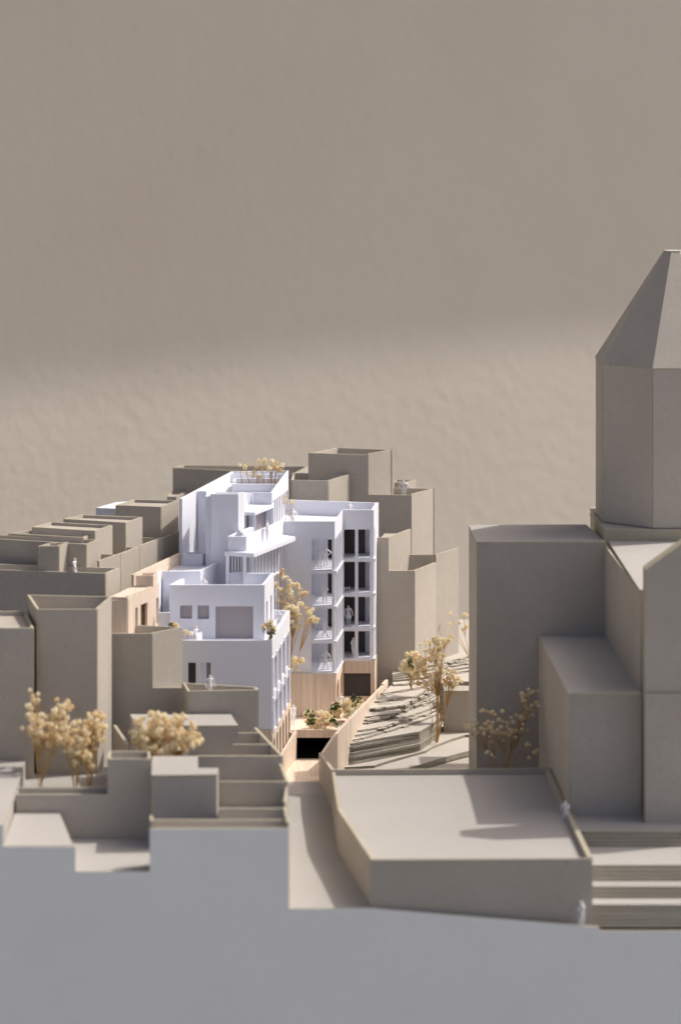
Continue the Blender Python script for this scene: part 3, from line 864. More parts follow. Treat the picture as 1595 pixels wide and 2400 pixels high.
# ================================================================== foreground right roof (M)
zM, zMr = 0.2835, 0.2790
m0 = on(869, 2015, zM); m1 = on(1387, 2012, zM); m2 = on(1286, 1800, zM); m3 = on(776, 1803, zM)
mk = on(791, 1888, zM)
M = thing("grey_house", "big low grey house with broad sunlit flat roof in the right foreground", "model house", (Xof(1080, 2.55), 2.55, ZB), HG)
wall(M, m0, m1, ZB, zM, GREY)
wall(M, m1 + Vector((0, .0021)), m2, ZB, zM + .0006, GREY, .0034)
wall(M, m2 + Vector((-.0036, 0)), m3, ZB, zM, GREY)
mt = pd(747, 2.80)
zmt = Zof(1764, 2.80)
wall(M, mk, m0 + Vector((0, .0021)), ZB, zM - .003, GREY, .0026, z1b=zM)
wall(M, m3 + Vector((.0004, .0003)), mk, ZB, zM - .0015, GREY, .0026, z1b=zM - .003)
wall(M, mt, m3 + Vector((.0004, .0009)), ZB, zmt, GREY, .0026, z1b=zM - .0015)
slab(M, [m0 + Vector((.002, .0021)), m1 + Vector((-.003, .0021)), m2 + Vector((-.003, -.0021)), m3 + Vector((.003, -.0021)), mk + Vector((.002, 0))], zMr, PALE, .002)

# ================================================================== steps (P)
SP = thing("stair_flight", "broad grey layered steps climbing to the church forecourt at the right edge", "steps", (Xof(1500, 2.45), 2.45, ZB))
zcur = 0.277
edges = []
for dstart, dend, cnt in ((2.5135, 2.5075, 4), (2.4545, 2.4490, 4), (2.4335, 2.4300, 3), (2.4135, 2.4070, 6)):
    for k in range(cnt):
        edges.append((dstart + (dend - dstart) * k / max(1, cnt - 1), zcur))
        zcur -= 0.0025
xl = 0.1745
for k, (ef, zz) in enumerate(edges):
    jog = 0.0009 * math.sin(k * 2.1)
    bk = 2.60 if k == 0 else edges[k - 1][0] + .012
    xr = 0.33
    pts = [Vector((xl, ef)), Vector((xr * .82, ef + jog * .3)), Vector((xr * .84, ef - .003 + jog)), Vector((xr, ef - .003 + jog)), Vector((xr, bk)), Vector((xl, bk))]
    if k == 0: pts = [Vector((0.150, 2.60)), Vector((0.150, 2.56)), Vector((xl, 2.52))] + pts[:4] + [Vector((xr, 2.66)), Vector((0.150, 2.66))]
    slab(SP, pts, zz, PALE, .0019, "step")

# ================================================================== church
dC2, dC1, dC3 = 2.56, 2.79, 2.538
zPl = 0.277
CH = thing("church", "large grey church mass of blocks with octagonal drum and pointed spire at the right", "model church", (Xof(1450, 2.75), 2.75, ZB))
def chbox(px, dep, zb, flat=True, mat=GREY, t=.0022, skip=()):
    Z = Zof(px[0][1], dep)
    P = [on(x, y, Z) for x, y in px]
    n = len(P)
    for i in range(n):
        if i in skip: continue
        a, b = P[i], P[(i + 1) % n]
        dr = (b - a).normalized()
        wall(CH, a + dr * t * 1.02, b, zb, Z - t - .0001, mat, t)
    slab(CH, P, Z, PALE, t)
    return P, Z
chbox([(1116, 1270), (1418, 1270), (1372, 1229), (1098, 1230)], dC1, ZB)
chbox([(1331, 1624), (1502, 1624), (1420, 1490), (1260, 1490)], dC2, ZB)
# nave behind the gable
zN = Zof(1273, 2.79)
n0_, n1_ = on(1414, 1270, zN), on(1498, 1382, zN)
wall(CH, n1_, n1_ + Vector((.2, 0)), ZB, zN - .0023, GREY)
wall(CH, n0_, n1_ + Vector((0, .0023)), ZB, zN - .0023, GREY) if False else wall(CH, n1_ + Vector((0, .0023)), n0_, ZB, zN - .0023, GREY) if False else None
v, f, i = sheet_data([(0, ZB), ((n0_ - n1_).length, ZB), ((n0_ - n1_).length, zN - .0023), (0, zN - .0023)], [], -.0022, Vector((n1_.x, n1_.y, 0)), Vector(((n0_ - n1_).normalized().x, (n0_ - n1_).normalized().y, 0)), UP)
mesh_obj("wall_panel", v, f, [GREY, EDGE], CH, i)
slab(CH, [n1_, n1_ + Vector((.2, 0)), n0_ + Vector((.2, .16)), n0_ + Vector((0, .16))], zN, PALE, .0022)
# front gable wall
ga, gb = pd(1511, dC3), pd(1860, dC3)
Lg = (gb - ga).length
zj = Zof(1626, dC3)
ug = (pd(1685, dC3) - ga).length
wall(CH, ga, gb, ZB, zj, GREY, .02)
wall(CH, ga + Vector((0, .0018)), gb + Vector((0, .0018)), 0, 0, GREY, .0182, name="gable_wall",
     outline=[(0, zj + .0001), (Lg, zj + .0001), (Lg, Zof(1340, dC3)), (ug, Zof(1212, dC3)), (0, Zof(1337, dC3))])
# drum plinth
zpl = Zof(1241, 2.80)
q0, q1 = pd(1414, 2.80), on(1388, 1200, zpl)
plate = [q0, q0 + Vector((.14, -.001)), q0 + Vector((.14, .125)), q1 + Vector((0, .03)), q1]
block(CH, plate, zN - .03, zpl, GREY, "drum_plinth")
# octagonal drum and spire
o1, o2 = Vector((0.2560, 2.803)), Vector((0.2177, 2.8386))
e = o1 - o2
s_len = e.length
ang = math.atan2(e.y, e.x)
pts = [o2.copy(), o1.copy()]
for k in range(1, 7):
    a_ = ang + R(45) * k
    pts.append(pts[-1] + Vector((math.cos(a_), math.sin(a_))) * s_len)
cen = sum(pts, Vector((0, 0))) / 8
zdt = Zof(864, 2.803)
ztp = Zof(590, cen.y)
for k in range(8):
    a, b = pts[k], pts[(k + 1) % 8]
    dr = (b - a).normalized()
    wall(CH, a + dr * .0003, b - dr * .0002, zpl + .0006, zdt, GREY, .002, name="drum_panel")
rt = (Xof(1554, cen.y) - cen.x) / (o2.x - cen.x)
ov = 1.012
for k in range(8):
    a, b = cen + (pts[k] - cen) * ov, cen + (pts[(k + 1) % 8] - cen) * ov
    at_, bt_ = cen + (pts[k] - cen) * rt, cen + (pts[(k + 1) % 8] - cen) * rt
    sh = (b - a) * .004
    V0 = [Vector((*(a + sh), zdt + .0004)), Vector((*(b - sh * .5), zdt + .0004)), Vector((*bt_, ztp)), Vector((*at_, ztp))]
    nn = (V0[1] - V0[0]).cross(V0[3] - V0[0]).normalized()
    V1 = [p_ - nn * .002 for p_ in V0]
    mesh_obj("spire_panel", V0 + V1, [(0, 1, 2, 3), (7, 6, 5, 4), (0, 4, 5, 1), (1, 5, 6, 2), (2, 6, 7, 3), (3, 7, 4, 0)], [GREY, EDGE], CH, [0, 0, 1, 1, 1, 1])
slab(CH, [cen + (p_ - cen) * rt * .97 for p_ in pts], ztp + .0012, PALE, .002, "spire_cap")

T, P, Z = house("grey_house", "dark shaded box house tucked between the tall flower tree and the church", "model house",
      [(1040, 1619), (1118, 1619), (1116, 1607), (1038, 1607)], 2.99, GREY, flat=True, group=HG)

# ================================================================== contour hillside
HL = thing("contour_hillside", "stepped hillside of stacked rough grey contour sheets beside the wooden wall", "hillside", (Xof(930, 2.9), 2.9, ZB))
def jag(pts, amp, step=0.006):
    out = []
    for a, b in zip(pts[:-1], pts[1:]):
        L = (b - a).length
        n = max(1, int(L / step))
        for k in range(n):
            p_ = a + (b - a) * (k / n)
            out.append(p_ + Vector((random.uniform(-amp, amp), random.uniform(-amp, amp))))
    out.append(pts[-1])
    return out
def layer(px, Z, t=.002, mat=None, right=None, amp=.0002, back=3.30):
    c = jag([on(x, y, Z) for x, y in px], amp)
    c[0] = c[0] + Vector((-.003, 0))
    e = c[-1]
    if e.x > .105: right = [Vector((.135, e.y)), Vector((.135, back))]
    r = right if right else [Vector((max(e.x + .003, .086), e.y + .02)), Vector((.088, 3.035)), Vector((.125, 3.045)), Vector((.125, back))]
    poly = c + r + [Vector((.046, back)), Vector((.046, 3.03)), Vector((.037, 2.99))]
    if poly[-1].y < c[0].y: poly.pop()
    v, f, i = sheet_data([(a.x, a.y) for a in poly], [], t, Vector((0, 0, Z)), Vector((1, 0, 0)), Vector((0, 1, 0)))
    return mesh_obj("contour_sheet", v, f, [HILLB, RAW], HL, i)
wide = [Vector((.135, 2.72)), Vector((.135, 3.30))]
# lowest ground and the shaded edge to its right
slab(HL, [pd(775, 2.70), pd(1285, 2.70), pd(1285, 2.85), Vector((.135, 3.3)), Vector((.04, 3.3)), pd(815, 2.852), pd(750, 2.81)], 0.2400, GREY, .002, "contour_sheet")
g = jag([on(790, 1850, .2455), on(930, 1812, .2455), on(960, 1800, .2455), on(1032, 1777, .2455), on(1096, 1760, .2455), on(1130, 1752, .2455)], .0003)
for k in range(4):
    zz = .2455 - k * .0021
    sh = Vector((random.uniform(-.001, .001), random.uniform(-.0012, .0004)))
    slab(HL, [g[0]] + [p_ + sh * (1 if k else 0) for p_ in g[1:]] + [Vector((.135, 3.3)), Vector((.046, 3.3)), Vector((.037, 2.99)), pd(820, 2.852), pd(758, 2.815)], zz, HILLB, .0020, "contour_sheet").data.materials[1] = RAW
layer([(814, 1798), (877, 1794), (910, 1783), (997, 1759), (1012, 1750), (1057, 1732), (1090, 1722)], .2477, .0021, right=wide)
ns = 7
top = [(815, 1744), (868, 1734), (983, 1714), (1016, 1693)]
bot = [(814, 1789), (871, 1778), (985, 1755), (1013, 1734)]
zs0, zs1 = .2498, .2652
for k in range(ns):
    s = k / (ns - 1)
    zz = zs0 + (zs1 - zs0) * s
    oy = random.uniform(-.8, .8) if 0 < k < ns - 1 else 0
    px = [(a[0] * s + b[0] * (1 - s), a[1] * s + b[1] * (1 - s) + oy + random.uniform(-.7, .7)) for a, b in zip(top, bot)]
    layer(px, zz, .00205, amp=.00018)
cont = [[(820, 1735), (839, 1731), (967, 1694), (1000, 1682)],
        [(828, 1724), (868, 1716), (955, 1686), (1002, 1672)],
        [(835, 1713), (901, 1702), (940, 1686), (958, 1677), (1003, 1662)],
        [(848, 1695), (898, 1685), (930, 1672), (958, 1660), (1006, 1645)],
        [(852, 1688), (910, 1679), (938, 1665), (1008, 1636)],
        [(856, 1680), (925, 1671), (945, 1655), (1010, 1628)],
        [(868, 1661), (940, 1653), (1010, 1615)],
        [(878, 1644), (976, 1630), (1017, 1604)],
        [(892, 1626), (985, 1610), (1030, 1590)],
        [(930, 1604), (1000, 1596), (1045, 1578), (1096, 1571)],
        [(1000, 1588), (1045, 1570), (1100, 1562)],
        [(1020, 1576), (1050, 1561), (1100, 1553)],
        [(1035, 1564), (1056, 1553), (1100, 1545)],
        [(1048, 1553), (1066, 1545), (1100, 1537)]]
zz = zs1
rch = random.Random(5)
for k, c in enumerate(cont):
    gap = .0030 if k == 6 else .0017
    zz += gap
    layer(c, zz, .00155, amp=.0004)
    # loose strips of board glued along the edge of the sheet, leaving broken little ledges
    P_ = [on(x, y, zz) for x, y in c]
    for a, b in zip(P_[:-1], P_[1:]):
        L = (b - a).length; dr = (b - a).normalized(); nn = Vector((dr.y, -dr.x))
        u = rch.uniform(.001, .006)
        while u < L - .004:
            w_ = min(rch.uniform(.006, .018), L - u)
            o_ = rch.uniform(.0006, .0026)
            p0 = a + dr * u; p1 = a + dr * (u + w_)
            zt_ = zz - rch.choice((.00035, .0008, .0011))
            sl = slab(HL, [p0 - nn * .002, p0 + nn * o_, p1 + nn * o_ * rch.uniform(.5, 1.2), p1 - nn * .002], zt_, HILLB, max(.0006, zt_ - (zz - gap) - .0001), "contour_strip")
            sl.data.materials[1] = RAW
            u += w_ + rch.uniform(.001, .012)
# ================================================================== dried flowers
def petal_ball(name, seed, npet, mat):
    rnd = random.Random(seed)
    vs, fs = [], []
    ga_ = math.pi * (3 - math.sqrt(5))
    for i in range(npet):
        z = 1 - 1.75 * (i + .5) / npet
        r = math.sqrt(max(0, 1 - z * z)); a = i * ga_ + rnd.uniform(-.25, .25)
        d = Vector((r * math.cos(a), r * math.sin(a), z + rnd.uniform(-.1, .1))).normalized()
        up = Vector((0, 0, 1)) if abs(d.z) < .93 else Vector((1, 0, 0))
        s1 = d.cross(up).normalized(); s2 = s1.cross(d).normalized()
        w_, l_ = rnd.uniform(.30, .42), rnd.uniform(.40, .58)
        c0_ = d * rnd.uniform(.62, .75)
        b = len(vs)
        cup = rnd.uniform(.05, .25)
        vs += [c0_ - s2 * l_ * .5, c0_ + s1 * w_ + d * (.16 + cup), c0_ + s2 * l_ + d * (.10 + cup), c0_ - s1 * w_ + d * (.16 + cup), c0_ + d * .22]
        fs += [(b, b + 1, b + 4), (b + 1, b + 2, b + 4), (b + 2, b + 3, b + 4), (b + 3, b, b + 4)]
    k = len(vs)
    for a, z in ((0, -.75),): pass
    t_ = (1 + 5 ** .5) / 2
    ico = [(-1, t_, 0), (1, t_, 0), (-1, -t_, 0), (1, -t_, 0), (0, -1, t_), (0, 1, t_), (0, -1, -t_), (0, 1, -t_), (t_, 0, -1), (t_, 0, 1), (-t_, 0, -1), (-t_, 0, 1)]
    vs += [Vector(p_).normalized() * .68 for p_ in ico]
    fs += [tuple(k + j for j in q_) for q_ in [(0, 11, 5), (0, 5, 1), (0, 1, 7), (0, 7, 10), (0, 10, 11), (1, 5, 9), (5, 11, 4), (11, 10, 2), (10, 7, 6), (7, 1, 8), (3, 9, 4), (3, 4, 2), (3, 2, 6), (3, 6, 8), (3, 8, 9), (4, 9, 5), (2, 4, 11), (6, 2, 10), (8, 6, 7), (9, 8, 1)]]
    me = bpy.data.meshes.new(name)
    me.from_pydata(vs, [], fs); me.materials.append(mat); me.update()
    return me
BALLS = [petal_ball("floret", s, 15 + s, PETAL) for s in range(4)]
BALLSW = [petal_ball("floret", s + 10, 17 + s, PETALW) for s in range(4)]
def leaf_mesh(seed):
    rnd = random.Random(seed)
    vs, fs = [], []
    for j in range(9):
        d = Vector((rnd.uniform(-1, 1), rnd.uniform(-1, 1), rnd.uniform(-.5, 1))).normalized()
        s1 = d.orthogonal().normalized()
        b = len(vs)
        o_ = d * .15
        vs += [o_, o_ + d * .5 + s1 * .28, o_ + d * 1.0, o_ + d * .5 - s1 * .28]
        fs += [(b, b + 1, b + 2), (b, b + 2, b + 3)]
    me = bpy.data.meshes.new("leaf_tuft")
    me.from_pydata(vs, [], fs); me.materials.append(LEAF); me.update()
    return me
LEAVES = [leaf_mesh(s) for s in range(3)]
def tube(vs, fs, path, r0, r1, n=4):
    rings = []
    for j, p_ in enumerate(path):
        tg = (path[min(j + 1, len(path) - 1)] - path[max(j - 1, 0)]).normalized()
        s1 = tg.orthogonal().normalized(); s2 = tg.cross(s1)
        r = r0 + (r1 - r0) * j / (len(path) - 1)
        b = len(vs)
        for k in range(n):
            a = 2 * math.pi * k / n
            vs.append(p_ + s1 * (r * math.cos(a)) + s2 * (r * math.sin(a)))
        rings.append(b)
    for a, b in zip(rings[:-1], rings[1:]):
        for k in range(n):
            fs.append((a + k, a + (k + 1) % n, b + (k + 1) % n, b + k))
def bez(a, m, b, n=6):
    return [a * (1 - s) ** 2 + m * (2 * s * (1 - s)) + b * s * s for s in [k / n for k in range(n + 1)]]
def sprig(name, label, cat, base, tips, seed, size=.0021, cream=False, lead=.55, leaves=(), stems=6, sr=.00024, spread=(.0008, .0008), group="dried flowers used as trees"):
    """base point, tip points; stems rise together and fork towards the tips"""
    rnd = random.Random(seed)
    T = thing(name, label, cat, base, group)
    base = Vector(base)
    tips = [Vector(t) for t in tips]
    cen = sum(tips, Vector()) / len(tips)
    vs, fs = [], []
    # forks: cluster the tips by nearest of a few seeds
    heads = rnd.sample(tips, min(stems, len(tips)))
    nodes = []
    for h in heads:
        nd = (base + Vector((max(-spread[0], min(spread[0], (h.x - base.x) * .9)), 0, 0))).lerp(h, lead + rnd.uniform(-.08, .12)) + Vector((rnd.uniform(-.001, .001), rnd.uniform(-.001, .001), 0))
        nodes.append(nd)
        b0_ = base + Vector((max(-spread[0], min(spread[0], (h.x - base.x) * .9)) + rnd.uniform(-.0006, .0006), rnd.uniform(-spread[1], spread[1]), 0))
        m = b0_.lerp(nd, .5) + Vector((0, 0, (nd - b0_).length * .10)) + (Vector((cen.x, cen.y, b0_.z)) - b0_) * .03
        tube(vs, fs, bez(b0_, m, nd), sr * 1.6, sr, 5)
    for t in tips:
        j = min(range(len(heads)), key=lambda k: (heads[k] - t).length + rnd.uniform(0, .002))
        a = nodes[j]
        m = a.lerp(t, .5) + Vector((rnd.uniform(-.001, .001), rnd.uniform(-.001, .001), (t - a).length * .12))
        tube(vs, fs, bez(a, m, t, 4), sr * .75, sr * .45, 3)
    mesh_obj("stems", vs, fs, STEM, T, smooth=True)
    pool = BALLSW if cream else BALLS
    for t in tips:
        me = rnd.choice(pool)
        o = bpy.data.objects.new("floret", me)
        COL.objects.link(o); o.parent = T
        o.location = t - base
        s = size * rnd.uniform(.72, 1.18)
        o.scale = (s * rnd.uniform(.85, 1.1), s * rnd.uniform(.85, 1.1), s * rnd.uniform(.85, 1.15))
        o.rotation_euler = (rnd.uniform(-.6, .6), rnd.uniform(-.6, .6), rnd.uniform(0, 6.28))
    for lp in leaves:
        o = bpy.data.objects.new("leaf_tuft", rnd.choice(LEAVES))
        COL.objects.link(o); o.parent = T
        o.location = Vector(lp) - base
        s = .0030 * rnd.uniform(.8, 1.2)
        o.scale = (s, s, s); o.rotation_euler = (rnd.uniform(0, 6), rnd.uniform(0, 6), rnd.uniform(0, 6))
    return T
def cloud(cx, cy, d, rx, ry, n, seed, dz=None, fn=None):
    """tip points spread through an ellipsoid seen at photo position (cx, cy), depth d, radii in photo pixels"""
    rnd = random.Random(seed)
    out = []
    rd = (dz or rx) * d / F
    while len(out) < n:
        a, b, c = rnd.uniform(-1, 1), rnd.uniform(-1, 1), rnd.uniform(-1, 1)
        if a * a + b * b + c * c > 1: continue
        if fn and not fn(a, b): continue
        out.append(at(cx + a * rx, cy + b * ry, d) + Vector((0, c * rd, 0)))
    return out
TG = "dried flower trees"
def P3(x, y, d): return at(x, y, d)
tips = cloud(112, 1705, 2.585, 60, 46, 80, 1) + cloud(80, 1640, 2.585, 26, 30, 10, 2) + cloud(145, 1662, 2.585, 30, 24, 18, 3)
sprig("flower_tree", "tallest dried-flower tree, leftmost of the three in the left courtyard", "dried flower tree", P3(95, 1843, 2.583), tips, 11, .0023, stems=9)
tips = cloud(175, 1728, 2.575, 40, 45, 55, 4) + cloud(185, 1772, 2.57, 26, 34, 24, 5)
sprig("flower_tree", "dried-flower tree standing in the middle of the three in the left courtyard", "dried flower tree", P3(176, 1845, 2.580), tips, 12, .0023, stems=8)
tips = cloud(222, 1705, 2.590, 34, 44, 54, 6) + cloud(205, 1775, 2.585, 24, 45, 20, 7)
sprig("flower_tree", "dried-flower tree rightmost of the three in the left courtyard", "dried flower tree", P3(210, 1843, 2.583), tips, 13, .0022, stems=8)
tips = cloud(388, 1725, 2.57, 86, 58, 190, 8, dz=60)
sprig("flower_bush", "round dense dried-flower bush in the lower left behind the L-shaped roof", "dried flower bush", P3(388, 1806, 2.572), tips, 14, .0026, stems=12, lead=.4)
tips = cloud(607, 1100, 3.030, 56, 22, 22, 9, dz=14) + cloud(640, 1098, 3.030, 26, 18, 9, 10, dz=10)
sprig("flower_bush", "dried flowers sprouting from the white roof planter at the top", "dried flower bush", Vector((*pd(600, 3.030), zt - .0054)), tips, 15, .0022, stems=14, lead=.6, spread=(.018, .004))
tips = cloud(665, 1395, 2.925, 24, 48, 24, 16, dz=16) + cloud(695, 1440, 2.92, 46, 34, 52, 17, dz=20) + cloud(735, 1448, 2.925, 16, 20, 8, 18, dz=10) + cloud(668, 1345, 2.93, 14, 14, 5, 19, dz=8) + cloud(694, 1558, 2.93, 18, 20, 12, 20, dz=10) + cloud(700, 1390, 2.93, 18, 30, 12, 21, dz=10)
sprig("flower_tree", "leaning dried-flower tree between the arcade block and the white tower", "dried flower tree", P3(667, 1672, 2.915), tips, 16, .0022, stems=6, lead=.62, sr=.00019)
tips = cloud(1005, 1560, 2.950, 40, 64, 92, 22, dz=30) + cloud(1060, 1588, 2.950, 26, 22, 26, 23, dz=14) + cloud(1030, 1508, 2.950, 26, 16, 24, 24, dz=14) + cloud(978, 1585, 2.950, 18, 24, 12, 25, dz=14) + cloud(1045, 1605, 2.950, 18, 12, 8, 26, dz=14)
sprig("flower_tree", "tall slender dried-flower tree rooted at the foot of the contour hillside", "dried flower tree", P3(1022, 1740, 2.943), tips, 17, .0019, stems=15, lead=.62, sr=.00021)
tips = cloud(966, 1562, 2.985, 32, 38, 44, 27, dz=24)
sprig("flower_tree", "small cream bouquet tree with green sprigs on the upper hillside", "dried flower tree", P3(966, 1616, 2.982), tips, 18, .0024, cream=True, stems=6, lead=.4, leaves=[P3(968 + random.uniform(-8, 8), 1565 + random.uniform(-18, 22), 2.97) for _ in range(7)])
tips = [P3(x, y, 3.10) for x, y in ((1054, 1437), (1053, 1462), (1055, 1491), (1075, 1461), (1086, 1449), (1087, 1441), (1084, 1476), (1094, 1442), (1092, 1470))]
sprig("flower_tree", "sparse dried-flower sprig peeking out left of the big church block", "dried flower tree", P3(1101, 1545, 3.10), tips, 19, .0022, stems=3, lead=.45)
tips = cloud(1170, 1700, 2.745, 70, 44, 62, 28, dz=26) + cloud(1240, 1640, 2.75, 26, 46, 22, 29, dz=14) + cloud(1105, 1700, 2.74, 22, 24, 10, 30, dz=12) + cloud(1150, 1770, 2.735, 16, 10, 3, 31, dz=8) + cloud(1240, 1760, 2.735, 22, 26, 8, 32, dz=8)
sprig("flower_tree", "wide shaded dried-flower shrub in front of the big church block", "dried flower tree", P3(1176, 1830, 2.742), tips, 20, .0018, stems=12, lead=.5, sr=.00026)
bedz = zfl
def lv(cx, cy, d, rx, ry, n, s):
    r_ = random.Random(s)
    return [P3(cx + r_.uniform(-rx, rx), cy + r_.uniform(-ry, ry), d - .004) for _ in range(n)]
tips = cloud(752, 1690, 2.895, 36, 20, 66, 33, dz=30) + cloud(722, 1672, 2.893, 14, 14, 8, 34, dz=8)
sprig("flower_bush", "cream flower bed with green moss on the edge above the black opening", "dried flower bush", Vector((*pd(748, 2.897), bedz)), tips, 21, .0022, cream=True, stems=10, lead=.3, spread=(.012, .006), leaves=lv(728, 1685, 2.89, 10, 14, 9, 1) + lv(778, 1690, 2.885, 14, 10, 8, 2))
tips = cloud(815, 1662, 2.925, 40, 25, 80, 35, dz=30) + cloud(842, 1656, 2.93, 14, 14, 10, 36, dz=8)
sprig("flower_bush", "cream flower bed with green moss leaning on the wooden retaining wall", "dried flower bush", Vector((*pd(812, 2.93), bedz)), tips, 22, .0022, cream=True, stems=10, lead=.3, spread=(.012, .006), leaves=lv(785, 1660, 2.918, 8, 10, 8, 3) + lv(833, 1642, 2.92, 9, 10, 8, 4))
tips = cloud(631, 1470, 2.775, 17, 15, 26, 37, dz=14)
sprig("flower_bush", "small cream posy with green leaves on the corner of the white parapet", "dried flower bush", P3(631, 1499, 2.7625), tips, 23, .0017, cream=True, stems=8, lead=.3, leaves=lv(630, 1478, 2.768, 10, 10, 6, 5))
tips = cloud(409, 1467, 2.776, 12, 7, 14, 38, dz=8)
sprig("flower_bush", "tiny yellow posy beside the white terrace table", "dried flower bush", Vector((*pd(409, 2.776), zAf)), tips, 24, .0017, stems=4, lead=.3, leaves=lv(402, 1468, 2.775, 6, 5, 4, 6))
tips = cloud(437, 1484, 2.766, 11, 7, 12, 39, dz=6)
sprig("flower_bush", "tiny orange posy at the front corner of the white terrace", "dried flower bush", Vector((*pd(434, 2.7665), zAf)), tips, 25, .0017, stems=4, lead=.3)
tips = [P3(667, 1165, 2.99), P3(668, 1172, 2.99), P3(666, 1179, 2.99), P3(684, 1175, 2.995), P3(681, 1177, 2.995), P3(686, 1177, 2.997)]
sprig("flower_bush", "few loose yellow florets beside the figure on the white tower roof", "dried flower bush", Vector((*pd(672, 2.992), zD_ - .0127)), tips, 26, .0016, stems=2, lead=.4)

# ================================================================== people figures
def figure_mesh(name, joints, bones, extra=None):
    """joints: name -> (x, y, z, radius) at unit height; grown with a skin modifier into one body"""
    names = list(joints)
    me = bpy.data.meshes.new(name)
    me.from_pydata([joints[k][:3] for k in names], [(names.index(a), names.index(b)) for a, b in bones], [])
    o = bpy.data.objects.new(name, me)
    COL.objects.link(o)
    sk = o.modifiers.new("skin", 'SKIN')
    sk.use_smooth_shade = True
    for k, n in enumerate(names):
        me.skin_vertices[0].data[k].radius = (joints[n][3], joints[n][4] if len(joints[n]) > 4 else joints[n][3] * .8)
        me.skin_vertices[0].data[k].use_root = (n == "pelvis")
    sb = o.modifiers.new("sub", 'SUBSURF'); sb.levels = 2; sb.render_levels = 2
    dg = bpy.context.evaluated_depsgraph_get()
    m2 = bpy.data.meshes.new_from_object(o.evaluated_get(dg))
    bpy.data.objects.remove(o)
    m2.name = name
    m2.materials.clear(); m2.materials.append(FIGURE)
    for p_ in m2.polygons: p_.use_smooth = True
    return m2
def body(pose, coat=False):
    j = {"pelvis": (0, 0, .52, .085, .06), "waist": (0, 0, .62, .075, .055), "chest": (0, 0, .76, .095, .06), "neckb": (0, .0, .825, .05, .045),
         "neck": (0, -.005, .865, .032), "head": (0, -.012, .915, .055, .062), "crown": (0, -.008, .965, .042, .05)}
    b = [("pelvis", "waist"), ("waist", "chest"), ("chest", "neckb"), ("neckb", "neck"), ("neck", "head"), ("head", "crown")]
    for s, sx in (("l", 1), ("r", -1)):
        ly, ky = pose.get("leg" + s, (0, 0))
        j["hip" + s] = (sx * .05, 0, .47, .068)
        j["knee" + s] = (sx * .055, -ky, .27, .048)
        j["ankle" + s] = (sx * .06, ly, .045, .030)
        j["toe" + s] = (sx * .07, ly - .075, .020, .024)
        b += [("pelvis", "hip" + s), ("hip" + s, "knee" + s), ("knee" + s, "ankle" + s), ("ankle" + s, "toe" + s)]
        ex, ey, ez, hx, hy, hz = pose.get("arm" + s, (.17, .02, .64, .18, -.04, .48))
        j["sh" + s] = (sx * .115, 0, .79, .046)
        j["el" + s] = (sx * ex, ey, ez, .036)
        j["wr" + s] = (sx * hx, hy, hz, .025)
        j["hand" + s] = (sx * (hx + .004), hy - .012, hz - .05, .024)
        b += [("neckb", "sh" + s), ("sh" + s, "el" + s), ("el" + s, "wr" + s), ("wr" + s, "hand" + s)]
    if coat:
        for k, rx in (("pelvis", .12),): j[k] = (0, 0, .52, rx, .10)
        for s in "lr":
            x_, y_, z_, r_ = j["hip" + s][:4]
            j["hip" + s] = (x_ * 1.3, y_, .40, .11)
            x_, y_, z_, r_ = j["knee" + s][:4]
            j["knee" + s] = (x_ * 1.05, y_, .24, .052)
    return j, b
POSES = {
    "standing": {},
    "walking": {"legl": (.10, .03), "legr": (-.11, .05), "arml": (.16, .07, .65, .16, .06, .50), "armr": (.16, -.05, .65, .15, -.12, .52)},
    "hips": {"legl": (0, 0), "legr": (.02, .02), "arml": (.23, .04, .66, .11, -.03, .56), "armr": (.23, .04, .66, .11, -.03, .56)},
    "holding": {"legr": (-.05, .03), "arml": (.15, -.02, .65, .07, -.13, .66), "armr": (.16, .0, .65, .09, -.13, .63)},
}
FIG = {k: figure_mesh("person_" + k, *body(p_)) for k, p_ in POSES.items()}
FIG["coat"] = figure_mesh("person_coat", *body(POSES["standing"], True))
def person(label, x, d, z, pose, rot=0, h=.0176):
    o = bpy.data.objects.new("person", FIG[pose])
    COL.objects.link(o)
    p_ = pd(x, d)
    o.location = (p_.x, p_.y, z)
    o.scale = (h * 1.22, h * 1.22, h)
    o.rotation_euler = (0, 0, R(rot))
    o["label"] = label; o["category"] = "person figure"; o["group"] = "white people figures of the model"
    return o
zf = z_sl
person("white figure standing at the right window of the tower's lowest floor", 827, 3.020, zf[3], "holding", 60)
person("white figure in a long coat in the tower's second-lowest right bay", 816, 3.025, zf[2], "coat", 20)
person("white figure striding in the tower's lowest left bay", 763, 2.962, zf[3] , "walking", -20)
person("white figure leaning in the tower's second-lowest left bay", 760, 2.966, zf[2], "walking", 100)
person("white figure with hands raised in the tower's second-highest left bay", 760, 2.966, zf[1], "holding", 150)
person("left one of the two white figures in the tower's top left bay", 749, 2.962, zf[0], "standing", 170)
person("right one of the two white figures in the tower's top left bay", 763, 2.972, zf[0], "hips", 190)
person("white figure on the tower roof beside the finned white wall", 686, 2.998, zD_ - .0128, "hips", 30)
person("white figure on the tower roof near its right corner", 819, 3.035, zD_ - .0128, "standing", 40)
person("white figure on the stepped grey roof behind the tower", 945, 3.150, z2 - .0060, "hips", 0)
person("white figure behind the slanting parapet under the balcony slab", 626, 2.900, zpa - .0100, "standing", 90)
person("white figure sitting low at the front parapet of the canopy terrace", 562, 2.868, zpa - .0100, "standing", 0, .0150)
person("white figure on the wide low grey roof at the left", 175, 2.768, Zof(1344, 2.76) - .0060, "walking", 70)
person("white figure on the rotated grey roof below the white block", 492, 2.678, zD - .007, "standing", 30)
person("white figure on the narrow terrace right of the white storey", 653, 2.838, zAf, "holding", 20)
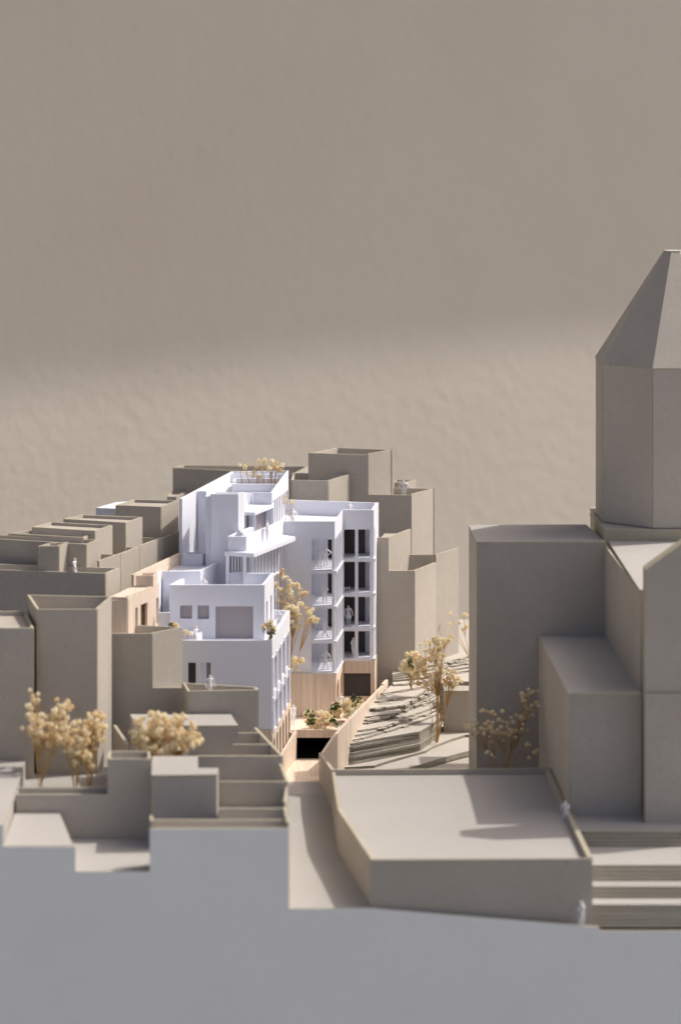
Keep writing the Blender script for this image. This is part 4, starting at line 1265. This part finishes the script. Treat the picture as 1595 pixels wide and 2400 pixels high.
person("white figure left of the terrace table on the white block", 413, 2.785, zAf, "standing", 20)
person("white figure right of the terrace table on the white block", 459, 2.770, zAf, "walking", 60)
person("white figure in front of the terrace table beside the orange posy", 433, 2.7645, zAf, "standing", 0, .0150)
person("white figure on the wooden bridge beside the arcade", 687, 2.915, zfl - .0004, "walking", 40)
person("white figure by the arches of the tower's wooden base", 798, 2.962, zfl - .0004, "standing", 40)
person("white figure leaning on the shaded parapet of the church forecourt", 1324, 2.538, zPl - .0002, "holding", -30)
person("white figure standing at the front edge below the big low house", 1362, FD + .0012, Zof(2170, FD), "holding", -60)
person("white figure on the white storey's roof terrace", 478, 2.822, zBf, "coat", 20, .0150)
person("white figure in front of the wooden house door", 352, 2.752, 0.354, "standing", 30, .0160)
# small furniture
TB = thing("terrace_table", "small white table with side boards on the white block terrace", "model table", (Xof(446, 2.78), 2.78, zAf))
slab(TB, [pd(424, 2.774), pd(452, 2.774), pd(454, 2.792), pd(426, 2.792)], zAf + .0088, WHITE, .0008, "table_top")
wall(TB, pd(426, 2.776), pd(428, 2.776), zAf, zAf + .0080, WHITE, .0008, name="leg")
wall(TB, pd(449, 2.776), pd(451, 2.776), zAf, zAf + .0080, WHITE, .0008, name="leg")
wall(TB, pd(427, 2.790), pd(429, 2.790), zAf, zAf + .0080, WHITE, .0008, name="leg")
wall(TB, pd(450, 2.790), pd(452, 2.790), zAf, zAf + .0080, WHITE, .0008, name="leg")
wall(TB, pd(460, 2.776), pd(474, 2.782), zAf, zAf + .0100, WHITE, .001, name="side_board")
LC = thing("lounge_chair", "tiny white lounge chair in the tower's second-highest right bay", "model chair", (Xof(811, 3.024), 3.024, zf[1]))
def bar(par, a, b, w_, nm):
    vs, fs = [], []
    tube(vs, fs, [Vector(a), Vector(b)], w_, w_, 4)
    fs += [(3, 2, 1, 0), (4, 5, 6, 7)]
    return mesh_obj(nm, vs, fs, FIGURE, par)
cx_, cz_ = Xof(811, 3.024), zf[1]
for yy in (3.022, 3.026):
    bar(LC, (cx_ - .0022, yy, cz_), (cx_ - .0002, yy, cz_ + .0034), .0004, "leg")
    bar(LC, (cx_ + .0030, yy, cz_), (cx_ + .0026, yy, cz_ + .0042), .0004, "leg")
block(LC, [Vector((cx_ - .0026, 3.0218)), Vector((cx_ + .0028, 3.0218)), Vector((cx_ + .0028, 3.0262)), Vector((cx_ - .0026, 3.0262))], cz_ + .0024, cz_ + .0031, FIGURE, "seat")
bar(LC, (cx_ - .0024, 3.024, cz_ + .0028), (cx_ - .0044, 3.024, cz_ + .0062), .0010, "backrest")
